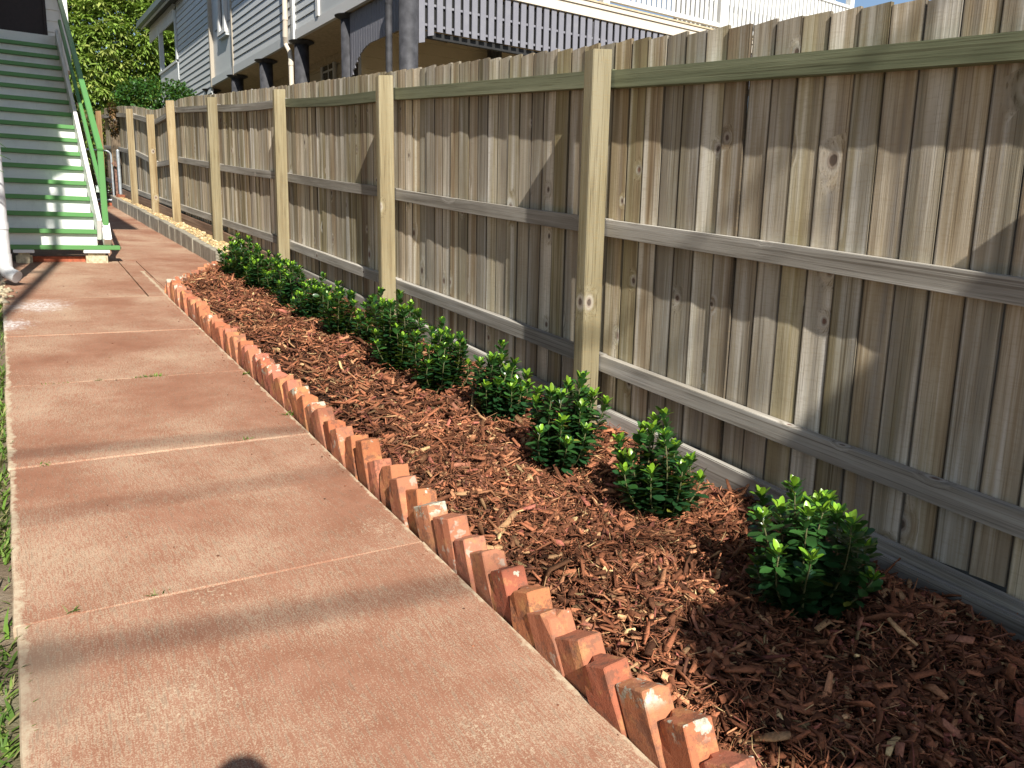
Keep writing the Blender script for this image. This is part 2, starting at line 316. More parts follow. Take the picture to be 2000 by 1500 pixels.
def block_material():
    n = NT('grey_concrete_block'); p = n.vmath('ADD', n.pos(), n.comb(n.math('MULTIPLY', n.rand(), 9.0), 0.0, 0.0)); a = n.noise(p, 6, 5.0, 0.7); b = n.noise(p, 120, 3.0)
    s_ = n.noise(n.mul(p, (1, 1, 0.12)), 18, 4.0, 0.6)
    c = n.ramp(n.math('ADD', n.math('MULTIPLY', a, 0.5), n.math('MULTIPLY', s_, 0.5)), [(0.35, (0.16, 0.14, 0.105)), (0.5, (0.27, 0.245, 0.195)), (0.65, (0.40, 0.37, 0.29))]); n.bump(b, 0.5, 0.004); return n.fin(c, 0.9, 0.2)
M['block'] = block_material()
M['white'] = paint('white_house_paint', (0.78, 0.77, 0.74), (0.42, 0.38, 0.32), 0.22)
M['riser'] = paint('worn_white_paint', (0.74, 0.74, 0.72), (0.36, 0.36, 0.35), 0.38, 0.6, 4.0)
M['green'] = paint('green_timber_paint', (0.088, 0.245, 0.072), (0.10, 0.16, 0.07), 0.3, 0.45, 5.0)
M['pvc'] = plain('white_plastic_pipe', (0.56, 0.57, 0.57), 0.35, var=0.05)
M['dark_door'] = plain('dark_screen_door', (0.022, 0.012, 0.012), 0.5)
M['stone'] = plain('pale_sandstone', (0.52, 0.45, 0.30), 0.9, scale=30, var=0.2)
M['cladding'] = paint('grey_weatherboard_paint', (0.50, 0.515, 0.505), (0.36, 0.36, 0.35), 0.15, 0.5, 1.5)
M['trim'] = paint('cream_trim_paint', (0.60, 0.53, 0.43), (0.42, 0.37, 0.30), 0.15)
M['white_trim'] = paint('white_trim_paint', (0.60, 0.595, 0.57), (0.5, 0.46, 0.4), 0.12)
M['trim_brown'] = paint('tan_trim_paint', (0.36, 0.315, 0.25), (0.25, 0.21, 0.16), 0.2)
M['tan'] = paint('tan_wall_paint', (0.56, 0.48, 0.34), (0.25, 0.2, 0.14), 0.2)
M['slate'] = paint('slate_batten_paint', (0.175, 0.175, 0.20), (0.28, 0.28, 0.28), 0.3, 0.55, 9.0)
M['stump'] = plain('charcoal_stump_paint', (0.052, 0.052, 0.057), 0.6, var=0.22, scale=9)
M['soffit'] = plain('tan_soffit', (0.52, 0.42, 0.28), 0.7)
M['gutter'] = plain('grey_steel_gutter', (0.13, 0.155, 0.165), 0.4, var=0.05)
M['glass'] = plain('dark_window_glass', (0.03, 0.035, 0.04), 0.08, spec=0.8)
M['steel'] = plain('galvanised_steel', (0.46, 0.50, 0.53), 0.45, 0.6)
M['rust'] = plain('rusty_steel', (0.20, 0.11, 0.08), 0.7, 0.2, 0.3)
M['black'] = plain('black_cable', (0.02, 0.02, 0.02), 0.6)
M['redoxide'] = plain('red_oxide_step', (0.36, 0.10, 0.05), 0.85, var=0.2)
M['cloth'] = plain('dark_blue_cotton', (0.05, 0.07, 0.12), 0.9)

# ------------------------------------------------------------------ ground
def make_ground():
    xs = [-250, -60, -20, -8, -4, -1, -0.25, -0.07, 1.0, 2.3, 3, 6, 12, 30, 80, 250]
    ys = [-250, -40, -12, -6, -3, -1, 0, 1, 2, 3, 4, 5, 6, 8, 10, 12, 14, 16, 18, 20, 22, 26, 40, 80, 250]
    m = MB(); vs_ = [(x, y, gz(y) - 0.035) for y in ys for x in xs]; n = len(xs)
    m.add(vs_, [(j*n+i, j*n+i+1, (j+1)*n+i+1, (j+1)*n+i) for j in range(len(ys)-1) for i in range(n-1)])
    tag(m.build('ground', M['ground']), kind='structure')
make_ground()

# ------------------------------------------------------------------ concrete walk
walk = thing('path', None, None); tag(walk, kind='structure')
def slab(poly, lift=0.0, seed=0, chip=0.002):
    """a cast slab: outline broken every few cm so the arrises are uneven"""
    r_ = random.Random(seed); pts = []
    for i in range(len(poly)):
        a = Vector(poly[i]); b = Vector(poly[(i+1) % len(poly)]); L = (b-a).length; k = max(2, int(L / 0.07)); nrm = Vector((-(b-a).y, (b-a).x)).normalized()
        for j in range(k):
            q = a.lerp(b, j / k)
            pts.append(q + nrm * (r_.uniform(0, chip) + 0.003 * mnoise.noise(Vector((q.x * 6, q.y * 6, seed)))))
    n = len(pts); c = sum(pts, Vector((0, 0))) / n; m = MB()
    inn = [p + (c - p).normalized() * 0.004 for p in pts]
    z = lambda p, d: gz(p.y) + lift + d
    vs_ = [(p.x, p.y, z(p, -0.09)) for p in pts] + [(p.x, p.y, z(p, -0.006)) for p in pts] + [(p.x, p.y, z(p, 0)) for p in inn]
    fs = [tuple(range(2*n, 3*n))]
    for i in range(n):
        j = (i+1) % n; fs += [(i, j, n+j, n+i), (n+i, n+j, 2*n+j, 2*n+i)]
    m.add(vs_, fs); o = m.build('slab', M['path'], walk); return o
XL, XR = -0.062, 1.116
JY = [-2.44, -1.26, -0.08, 1.10, 2.28, 3.455, 4.64, 5.82]
for i in range(len(JY) - 1):
    g = 0.0040
    slab([(XL + random.uniform(-.008, .008), JY[i] + g), (XR, JY[i] + g), (XR, JY[i+1] - g), (XL + random.uniform(-.008, .008), JY[i+1] - g)], [0, 0.0, 0.003, 0.003, -0.001, 0.001, -0.001][i], i)
slab([(XL, 5.828), (XR, 5.828), (XR, 7.16), (XL, 7.16)], 0.001, 20)
slab([(-3.0, 7.166), (0.966, 7.166), (0.985, 9.36), (-3.0, 9.36)], 0.0, 21)
slab([(0.972, 7.166), (1.118, 7.166), (1.155, 8.22), (1.155, 9.36), (0.991, 9.36)], 0.001, 22)
slab([(1.161, 7.4), (1.90, 8.9), (1.88, 11.2), (0.2, 11.2), (0.2, 9.366), (1.161, 9.366)], 0.001, 23)
slab([(0.2, 11.206), (1.88, 11.206), (1.84, 14.1), (0.2, 14.1)], 0.0, 24)
slab([(0.2, 14.106), (1.84, 14.106), (1.80, 17.3), (0.2, 17.3)], 0.0, 25)
slab([(1.122, 7.30), (1.157, 8.215), (1.3, 8.0), (1.25, 7.3)], -0.004, 26)

m = MB(); bp = [(XL + 0.03, -2.4), (XR - 0.02, -2.4), (XR - 0.02, 7.2), (1.14, 7.5), (1.86, 8.9), (1.80, 17.2), (0.3, 17.2), (0.3, 9.3), (-2.9, 9.3), (-2.9, 7.25), (XL + 0.03, 7.2)]
m.add([(x, y, gz(y) - 0.016) for x, y in bp], [tuple(range(len(bp)))]); m.build('joint_sand', joint_material(), walk)

# ------------------------------------------------------------------ fence (posts, rails and palings)
# (x of post front, y, top of post)
POSTS = [(2.232, -1.90, 1.60), (2.232, 0.48, 1.822), (2.232, 2.88, 2.047), (2.232, 5.215, 2.287), (2.20, 7.63, 2.52), (2.09, 9.90, 2.725), (2.012, 12.04, 2.942),
         (1.96, 13.54, 2.921), (1.905, 15.34, 3.205), (1.885, 17.56, 3.469), (1.87, 19.88, 3.682)]
PW, PD = 0.064, 0.106
fence = thing('paling_fence', 'long weathered timber paling fence with pale square posts running up the slope', 'fence', (2.23, 2.9, gz(2.9)))
FO = Vector(fence.location)
dip = {7: 0.10}
def rail_top(i, k):
    x, y, t = POSTS[i]
    if k == 0: return t - 0.066
    base = (1.058, 0.425)[k - 1] + gz(y)
    lift = {5: 0.0, 6: 0.02, 7: -0.10, 8: 0.03, 9: 0.06, 10: 0.05}.get(i, 0.0)
    return base + (lift if k == 1 else 0.0)
for i, (x, y, t) in enumerate(POSTS):
    b = gz(y) - 0.25; m = MB()
    m.add([(x, y, b), (x+PD, y, b), (x+PD, y+PW, b), (x, y+PW, b), (x, y, t), (x+PD, y, t+0.012), (x+PD, y+PW, t+0.010), (x, y+PW, t-0.002)],
          [(0,3,2,1),(4,5,6,7),(0,1,5,4),(1,2,6,5),(2,3,7,6),(3,0,4,7)])
    m.v = [(p[0]-x, p[1]-y, p[2]-b) for p in m.v]
    o = m.build('post', M['post_brown'] if i >= 9 else (M['post_tan'] if i >= 6 else M['post']), fence, bevel=0.003)
    o.location = Vector((x, y, b)) - FO; o.rotation_euler = (R(random.uniform(-.5, .5)), R(random.uniform(-.4, .4)), R(random.uniform(-2, 2)))
RT = 0.044
for i in range(len(POSTS) - 1):
    a, b = POSTS[i], POSTS[i+1]
    for k in range(3):
        p = Vector((a[0] + PD + RT/2 + 0.003, a[1] + PW/2 - 0.03, rail_top(i, k) - 0.0375)); q = Vector((b[0] + PD + RT/2 + 0.003, b[1] + PW/2 + 0.025, rail_top(i+1, k) - 0.0375))
        d = q - p; L = d.length; m = MB(); N = 8; vs_ = []; bow = random.uniform(-.008, .004) - (0.012 if (k == 0 and i in (3, 4)) else 0); bx_ = random.uniform(-.003, .003)
        for j in range(N + 1):
            f = j / N; z = bow * 4 * f * (1 - f) + random.uniform(-.0008, .0008); xx = bx_ * 4 * f * (1 - f)
            for sx, sz in ((-1,-1),(1,-1),(1,1),(-1,1)): vs_.append((xx + sx * RT/2, f * L, z + sz * 0.0375))
        fs = [(0,1,2,3), tuple(N*4 + e for e in (3,2,1,0))]
        for j in range(N):
            for e in range(4): e2 = (e+1) % 4; fs.append((j*4+e, (j+1)*4+e, (j+1)*4+e2, j*4+e2))
        m.add(vs_, fs)
        o = m.build('rail', M['rail_green'] if (k == 0 and i in (1, 2, 3)) else M['rail'], fence, bevel=0.002)
        o.location = p - FO
        yaw = math.atan2(-d.x, d.y); pit = math.atan2(d.z, math.hypot(d.x, d.y)); o.rotation_euler = (pit, 0, yaw)
# palings share a handful of sawn boards
PLEN = 1.70; PAL = []
for k in range(7):
    m = MB(); w = 0.1066 + random.uniform(-.0010, .0006); ht = PLEN; N = 5; vs_ = []
    ta = random.uniform(-.004, .004)
    for j in range(N + 1):
        z = ht * j / N; cup = 0.0016 * ((k % 3) - 1) + random.uniform(-.0006, .0006)
        for (yy, xx) in ((-w/2, 0.0), (0.0, cup), (w/2, 0.0)):
            zz = z + (ta * yy / w if j == N else 0); wob = random.uniform(-.0008, .0008)
            vs_.append((xx - 0.0075, yy + wob, zz)); vs_.append((xx + 0.0075, yy + wob, zz))
    fs = []
    for j in range(N):
        a = j * 6; b = a + 6
        fs += [(a, a+2, b+2, b), (a+2, a+4, b+4, b+2), (a+1, b+1, b+3, a+3), (a+3, b+3, b+5, a+5), (a, b, b+1, a+1), (a+4, a+5, b+5, b+4)]
    fs += [(0, 1, 3, 2), (2, 3, 5, 4)]; e = N * 6; fs += [(e, e+2, e+3, e+1), (e+2, e+4, e+5, e+3)]
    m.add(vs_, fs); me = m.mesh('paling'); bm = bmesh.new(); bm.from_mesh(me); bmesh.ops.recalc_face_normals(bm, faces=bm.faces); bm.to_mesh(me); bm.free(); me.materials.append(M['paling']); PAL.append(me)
def fence_at(y):
    for i in range(len(POSTS) - 1):
        if POSTS[i][1] <= y <= POSTS[i+1][1] or i == len(POSTS) - 2:
            a, b = POSTS[i], POSTS[i+1]; f = (y - a[1]) / (b[1] - a[1]); return i, f, a[0] + (b[0]-a[0]) * f, a[2] + (b[2]-a[2]) * f, math.atan2(-(b[0]-a[0]), b[1]-a[1])
y = -1.5
while y < 19.8:
    i, f, x, t, yaw = fence_at(y)
    _, _, _, t1, _ = fence_at(max(y - 0.5, -1.8)); _, _, _, t2, _ = fence_at(y + 0.5); ts = (t + t1 + t2) / 3
    top = ts + 0.052 + random.uniform(-.004, .004); bot = gz(y) + 0.150 + random.uniform(-.012, .014) + (0.06 if y > 8.5 else 0)
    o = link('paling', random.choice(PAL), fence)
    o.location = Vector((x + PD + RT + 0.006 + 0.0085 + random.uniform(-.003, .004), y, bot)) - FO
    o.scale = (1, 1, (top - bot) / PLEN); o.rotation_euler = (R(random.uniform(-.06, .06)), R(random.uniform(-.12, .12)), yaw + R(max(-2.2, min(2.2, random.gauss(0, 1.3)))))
    y += 0.1114 + random.uniform(0.0, .0012)

# ------------------------------------------------------------------ timber plinth behind the bed, brown boards further up
plinth = thing('timber_plinth', 'row of grey weathered sleepers along the bottom of the paling fence', 'sleepers', (2.33, 2.8, gz(2.8)))
PO = Vector(plinth.location)
def plank(x0, y0, x1, y1, z0, z1, h, th, mat, name='sleeper', parent=plinth, off=PO):
    p = Vector((x0, y0, z0 - h/2)); q = Vector((x1, y1, z1 - h/2)); d = q - p; L = d.length; m = MB(); m.box((-th/2, 0, -h/2), (th/2, L, h/2))
    o = m.build(name, mat, parent, bevel=0.004); o.location = p - off; o.rotation_euler = (math.atan2(d.z, math.hypot(d.x, d.y)), 0, math.atan2(-d.x, d.y)); return o
def plz(y, h): return gz(y) + h
plank(2.352, -0.4, 2.352, 2.90, plz(-0.4, 0.150), plz(2.9, 0.176), 0.2, 0.034, M['sleeper'])
plank(2.305, -0.2, 2.31, 1.62, plz(-0.2, 0.152), plz(1.62, 0.128), 0.2, 0.03, M['sleeper'])
plank(2.352, 2.96, 2.352, 5.23, plz(2.96, 0.165), plz(5.23, 0.185), 0.2, 0.034, M['sleeper'])
plank(2.352, 5.29, 2.325, 7.65, plz(5.29, 0.18), plz(7.65, 0.2), 0.2, 0.034, M['sleeper'])
plank(2.322, 7.70, 2.212, 9.92, plz(7.7, 0.2), plz(9.92, 0.27), 0.25, 0.034, M['board_brown'])
plank(2.21, 9.97, 2.134, 12.06, plz(9.97, 0.29), plz(12.06, 0.30), 0.25, 0.034, M['board_brown'])
plank(2.132, 12.1, 2.08, 13.56, plz(12.1, 0.30), plz(13.56, 0.32), 0.25, 0.034, M['board_brown'])
plank(2.08, 13.6, 2.025, 15.36, plz(13.6, 0.32), plz(15.36, 0.32), 0.25, 0.034, M['board_brown'])
plank(2.025, 15.4, 2.0, 17.5, plz(15.4, 0.32), plz(17.5, 0.32), 0.25, 0.034, M['board_brown'])

m = MB(); yq = [-2.0 + 0.5 * j for j in range(46)]
m.add([(fence_at(max(y, -1.8))[2] + dx, y, gz(y) + 0.095 + 0.02 * mnoise.noise(Vector((y * 3, dx * 9, 0)))) for y in yq for dx in (0.145, 0.5, 1.0)], [(3*j+k, 3*j+k+1, 3*j+k+4, 3*j+k+3) for j in range(45) for k in range(2)])
tag(m.build('gap_shade_soil', plain('shade_dark_soil', (0.030, 0.026, 0.016), 0.95, var=0.4)), kind='structure')  # strip added near black so the gap under the palings reads as shade

# ------------------------------------------------------------------ brick edging, each brick leaning on the next
edging = thing('brick_edging', 'sawtooth edging of leaning red bricks between the walk and the mulch', 'edging', (1.12, 2.0, gz(2)))
EO = Vector(edging.location); BRK = []
for k in range(8):
    bm = bmesh.new(); bmesh.ops.create_cube(bm, size=1.0)
    for v in bm.verts: v.co = Vector((v.co.x * 0.076 + 0.038, v.co.y * 0.108, (v.co.z + 0.5) * 0.228))
    bmesh.ops.bevel(bm, geom=bm.edges[:], offset=0.0028 + 0.002 * random.random(), segments=1, affect='EDGES')
    bmesh.ops.subdivide_edges(bm, edges=[e for e in bm.edges if e.calc_length() > 0.05], cuts=2, use_grid_fill=True)
    for v in bm.verts:
        q = v.co * 22 + Vector((k * 7, 0, 0)); v.co += Vector((mnoise.noise(q), mnoise.noise(q + Vector((9,0,0))), mnoise.noise(q + Vector((0,9,0))))) * 0.0022
        if k in (2, 5) and v.co.z > 0.20 and v.co.y < -0.03 and v.co.x < 0.03: v.co.z -= 0.014; v.co.y += 0.012; v.co.x += 0.006
        if k in (1, 5, 7) and v.co.z > 0.21 and v.co.x > 0.05: v.co.z -= 0.010 + 0.006 * mnoise.noise(q * 3)
        if k in (3, 6) and v.co.z > 0.20 and v.co.y > 0.03 and v.co.x < 0.035: v.co.z -= 0.016; v.co.x += 0.008
        if k in (0, 4) and v.co.y < -0.04 and v.co.x < 0.02: v.co.x += 0.004 + 0.004 * mnoise.noise(q * 2)
    for v in bm.verts: v.co.y += 0.07 * v.co.z
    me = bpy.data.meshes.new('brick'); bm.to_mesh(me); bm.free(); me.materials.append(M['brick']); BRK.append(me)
def brick(x, y, top, lean=18.0, yaw=0.0, roll=0.0):
    """x,y = front of the brick at ground; top = height of its far top corner above the walk"""
    o = link('brick', random.choice(BRK), edging); o.rotation_mode = 'ZXY'
    o.rotation_euler = (R(-lean), R(roll), R(yaw)); o.location = Vector((x, y, gz(y) + top - 0.205)) - EO; return o
# brick() origin sits at the buried bottom, so shift it back along the lean
yy = 0.79; k = 0
while yy < 7.22:
    brick(1.120 + random.uniform(-.007, .010), yy - 0.035, 0.124 + random.gauss(0, .010), 21 + random.gauss(0, 2.6), random.gauss(0, 3.2), random.gauss(0, 2.0))
    yy += 0.1205 + random.uniform(-.003, .004); k += 1
# the top end turns across to the kerb
for j in range(7):
    f = j / 6.0; brick(1.135 + 0.70 * f, 7.33 + 1.52 * f, 0.075 - 0.03 * f + random.uniform(-.008, .008), 6, -28 + random.uniform(-4, 4) , random.uniform(-3, 3))
for j in range(6):
    f = (j + 0.5) / 6.0; brick(1.135 + 0.70 * f, 7.33 + 1.52 * f, 0.055 - 0.03 * f + random.uniform(-.008, .008), 6, -28 + random.uniform(-4, 4), random.uniform(-3, 3))
# the near end of the bed
for j in range(10):
    o = brick(1.21 + 0.118 * j + (-0.03 if j == 6 else 0), 0.72 if j == 6 else 0.655, 0.10 + (0.05 if j == 6 else 0) + random.uniform(-.008, .008), 4, -90 + random.uniform(-3, 3), random.uniform(-3, 3))

# ------------------------------------------------------------------ bark mulch
def bed_edge(y): return 1.175 if y < 7.3 else 1.175 + (y - 7.3) * 0.47
def mulch_z(x, y):
    e = min(1.0, max(0.0, (x - bed_edge(y)) / 0.22)); s_ = e * e * (3 - 2 * e)
    v = Vector((x, y, 0)); h = 0.045 + 0.05 * s_ + 0.026 * mnoise.noise(v * 2.3) * s_ + 0.020 * mnoise.noise(v * 6.0 + Vector((3, 1, 0))) * s_ + 0.010 * mnoise.noise(v * 12.0) * s_ + 0.006 * mnoise.noise(v * 17)
    if y > 7.0: h += -0.03 * min(1, (y - 7.0) / 1.2)
    if x > 2.12 and y < 8.5: h -= 0.035 * min(1.0, (x - 2.12) / 0.12) * (0.6 + 0.8 * mnoise.noise(Vector((y * 2.0, 5, 0))))
    return gz(y) + h
def make_mulch():
    V, F, C = [], [], []; nb = 0
    # bed surface
    ys = np.arange(0.60, 9.0, 0.035); NX = 34; gv = []
    for y in ys:
        a = bed_edge(y); b = fence_at(y)[2] + 0.11
        for j in range(NX): x = a + (b - a) * j / (NX - 1); gv.append((x, y, mulch_z(x, y) - 0.012))
    gv = np.array(gv); n = len(ys); q = []
    for i in range(n - 1):
        for j in range(NX - 1): a = i * NX + j; q.append((a, a+1, a+NX+1, a+NX))
    V.append(gv); F.append(np.array(q)); C.append(np.tile((0.045, 0.022, 0.013), (len(gv), 1)) * rng.uniform(0.6, 1.3, (len(gv), 1))); nb = len(gv)
    # chips
    pal = np.array((1.16, 1.18, 1.08)) * np.array([(0.24, 0.088, 0.048), (0.30, 0.115, 0.062), (0.17, 0.066, 0.036), (0.34, 0.155, 0.085), (0.11, 0.045, 0.026), (0.40, 0.23, 0.125), (0.25, 0.105, 0.07), (0.52, 0.36, 0.19), (0.30, 0.10, 0.075)])
    pw = np.array([.2, .2, .18, .13, .11, .055, .08, .02, .05]); pw /= pw.sum()
    def chips(N, y0, y1, lmin, lmax, wr, tilt, lift):
        nonlocal nb
        yv = rng.uniform(y0, y1, N); a = np.array([bed_edge(t) for t in yv]); b = np.array([fence_at(t)[2] + 0.10 for t in yv]); xv = a + 0.005 + (b - a - 0.01) * rng.random(N)
        zv = np.array([mulch_z(x, t) for x, t in zip(xv, yv)]) + rng.uniform(-0.008, lift, N)
        L = lmin + (lmax - lmin) * rng.random(N) ** 2.2; W = np.clip(L * rng.uniform(wr[0], wr[1], N), 0.0012, 0.020); T = np.clip(W * rng.uniform(0.14, 0.42, N), 0.0008, 0.006)
        az = rng.uniform(0, 2*np.pi, N); el = rng.normal(0, tilt, N); ro = rng.normal(0, 0.7, N); bend = rng.normal(0, 0.10, N) * L; side = rng.normal(0, 0.08, N) * L
        d = np.stack([np.cos(az)*np.cos(el), np.sin(az)*np.cos(el), np.sin(el)], 1)
        r0 = np.stack([-np.sin(az), np.cos(az), np.zeros(N)], 1); u0 = np.cross(d, r0); r = r0*np.cos(ro)[:,None] + u0*np.sin(ro)[:,None]; u = np.cross(d, r)
        c = np.stack([xv, yv, zv + np.abs(np.sin(el)) * L * 0.25], 1); vv = []
        for s_, k in ((-0.5, 0.0), (0.05, 1.0), (0.5, 0.0)):
            ce = c + d*(s_*L)[:,None] + u*(bend*k)[:,None] + r*(side*k)[:,None]; taper = rng.uniform(0.25, 1.0, N) if abs(s_) == 0.5 else rng.uniform(0.8, 1.1, N)
            for sx, su in ((-1,-1),(1,-1),(1,1),(-1,1)): vv.append(ce + r*(sx*W*taper/2)[:,None] + u*(su*T/2)[:,None])
        vv = np.stack(vv, 1).reshape(-1, 3); one = [(3,2,1,0), (8,9,10,11)] + [(s*4+e, s*4+(e+1)%4, s*4+4+(e+1)%4, s*4+4+e) for s in range(2) for e in range(4)]
        f = (np.arange(N)[:,None,None]*12 + np.array(one)[None]).reshape(-1, 4) + nb; nb += len(vv)
        cl = np.array([mnoise.noise(Vector((x * 3.5, t * 3.5, 2.0))) for x, t in zip(xv, yv)]); cc = pal[rng.choice(len(pal), N, p=pw)] * rng.uniform(0.35, 1.3, (N, 1)) ** 1.2 * (1 + 0.35 * cl[:, None]); V.append(vv); F.append(f); C.append(np.repeat(cc, 12, 0))
    chips(20000, 0.62, 3.2, 0.010, 0.06, (0.12, 0.45), 0.40, 0.014)
    chips(2600, 0.62, 3.6, 0.045, 0.12, (0.10, 0.32), 0.30, 0.020)
    chips(17000, 0.62, 3.0, 0.015, 0.085, (0.025, 0.07), 0.42, 0.020)
    chips(14000, 3.2, 8.9, 0.016, 0.07, (0.14, 0.42), 0.40, 0.016)
    chips(7000, 3.0, 8.9, 0.025, 0.11, (0.04, 0.09), 0.38, 0.02)
    chips(900, 3.4, 8.8, 0.06, 0.15, (0.08, 0.24), 0.28, 0.022)
    o = np_mesh('bark_mulch', np.concatenate(V), np.concatenate(F), np.concatenate(C), M['mulch'])
    tag(o, 'red brown bark mulch of loose splintered chips filling the garden bed', 'mulch', kind='stuff')
make_mulch()

# ------------------------------------------------------------------ concrete block kerb with gravel strip
kerb = thing('block_kerb', 'low kerb of grey concrete blocks along the upper walk', 'kerb', (1.9, 9, gz(9)))
KO = Vector(kerb.location)
def kerb_x(y): return 1.895 - (y - 9.0) * 0.0125
yk = 8.93
while yk < 17.2:
    L = random.choice((0.39, 0.39, 0.30, 0.39)); h = 0.155 + min(0.03, (yk - 8.9) * 0.01) + random.uniform(-.006, .006); m = MB(); m.box((0, 0, -0.12), (0.085, L - 0.012, h))
    o = m.build('block', M['block'], kerb, bevel=0.004); o.location = Vector((kerb_x(yk) + random.uniform(-.005, .005), yk, gz(yk))) - KO; o.rotation_euler = (math.atan(SLOPE), R(random.uniform(-1, 1)), R(0.7 + random.uniform(-.6, .6))); yk += L
def pebbles(name, spots, smin, smax, pal, mat, label, cat):
    N = len(spots); base = np.array([(1,0,0),(-1,0,0),(0,1,0),(0,-1,0),(0,0,1),(0,0,-1),(.7,.7,.5),(-.7,.7,.4),(.6,-.7,.5),(-.7,-.6,.5)], float)
    hull = [(4,6,0),(4,2,6),(4,7,2),(4,1,7),(4,9,1),(4,3,9),(4,8,3),(4,0,8),(5,0,6),(5,6,2),(5,2,7),(5,7,1),(5,1,9),(5,9,3),(5,3,8),(5,8,0)]
    s_ = rng.uniform(smin, smax, (N,1,1)) * rng.uniform(0.6, 1.2, (N,1,3)) * np.array([1,1,0.7]); a = rng.uniform(0, 6.28, N)
    v = base[None] * s_ * rng.uniform(0.8, 1.15, (N, 10, 1)); x = v[:,:,0]*np.cos(a)[:,None] - v[:,:,1]*np.sin(a)[:,None]; y_ = v[:,:,0]*np.sin(a)[:,None] + v[:,:,1]*np.cos(a)[:,None]
    v = np.stack([x, y_, v[:,:,2]], 2) + np.array(spots)[:,None,:]; f = (np.arange(N)[:,None,None]*10 + np.array(hull)[None]).reshape(-1, 3)
    c = np.array(pal)[rng.integers(0, len(pal), N)] * rng.uniform(0.7, 1.2, (N,1))
    return tag(np_mesh(name, v.reshape(-1,3), f, np.repeat(c, 10, 0), mat), label, cat, kind='stuff')
sp = []
for _ in range(5200):
    y = 8.9 + 8.3 * random.random() ** 1.3; a = kerb_x(y) + 0.085; b = fence_at(y)[2] + 0.11; sp.append((a + (b - a) * random.random(), y, gz(y) + 0.135 + min(0.03, (y - 8.9) * 0.01) + random.uniform(-.012, .016)))
pebbles('gravel', sp, 0.012, 0.03, [(0.50, 0.36, 0.17), (0.58, 0.44, 0.23), (0.42, 0.30, 0.15), (0.62, 0.50, 0.30), (0.36, 0.25, 0.14)], M['gravel'], 'tan gravel strip between the block kerb and the fence posts', 'gravel')
m = MB(); ysg = [8.9 + 0.8 * j for j in range(11)]; gvs = []
for y in ysg: gvs += [(kerb_x(y) + 0.08, y, gz(y) + 0.125), (fence_at(y)[2] + 0.11, y, gz(y) + 0.128)]
m.add(gvs, [(2*j, 2*j+1, 2*j+3, 2*j+2) for j in range(10)]); tag(m.build('gravel_bed', plain('tan_sand', (0.34, 0.25, 0.13), 0.95)), kind='structure')
m = MB(); m.box((0, 0, 0), (0.20, 0.11, 0.085)); o = m.build('brick', M['brick'], None, bevel=0.006); o.location = (1.86, 16.9, gz(16.9) + 0.16); o.rotation_euler = (R(6), R(5), R(14)); tag(o, 'broken red brick lying on the gravel below the galvanised gate post', 'brick')

# ------------------------------------------------------------------ shrubs
LEAF2 = np.array([(0, 0, 0), (-0.20, 0.30, 0.05), (0, 0.32, 0.0), (0.20, 0.30, 0.05), (-0.27, 0.62, 0.035), (0, 0.64, -0.015), (0.27, 0.62, 0.035), (-0.16, 0.88, 0.0), (0, 0.90, -0.045), (0.16, 0.88, 0.0), (0, 1.0, -0.07)])
LEAF2F = [(0,2,1),(0,3,2),(1,2,5),(1,5,4),(2,3,6),(2,6,5),(4,5,8),(4,8,7),(5,6,9),(5,9,8),(7,8,10),(8,9,10)]
def leaf_cloud(P, D, U, L, Wd, C, shape=LEAF2, faces=LEAF2F):
    """leaves at P pointing along D, upper face towards U"""
    D = D / np.linalg.norm(D, axis=1, keepdims=True); S = np.cross(D, U); S /= np.maximum(np.linalg.norm(S, axis=1, keepdims=True), 1e-6); N = np.cross(S, D)
    v = P[:,None] + S[:,None]*(shape[None,:,0:1]*Wd[:,None,None]) + D[:,None]*(shape[None,:,1:2]*L[:,None,None]) + N[:,None]*(shape[None,:,2:3]*L[:,None,None])
    f = (np.arange(len(P))[:,None,None]*len(shape) + np.array(faces)[None]).reshape(-1, 3); return v.reshape(-1, 3), f, np.repeat(C, len(shape), 0)
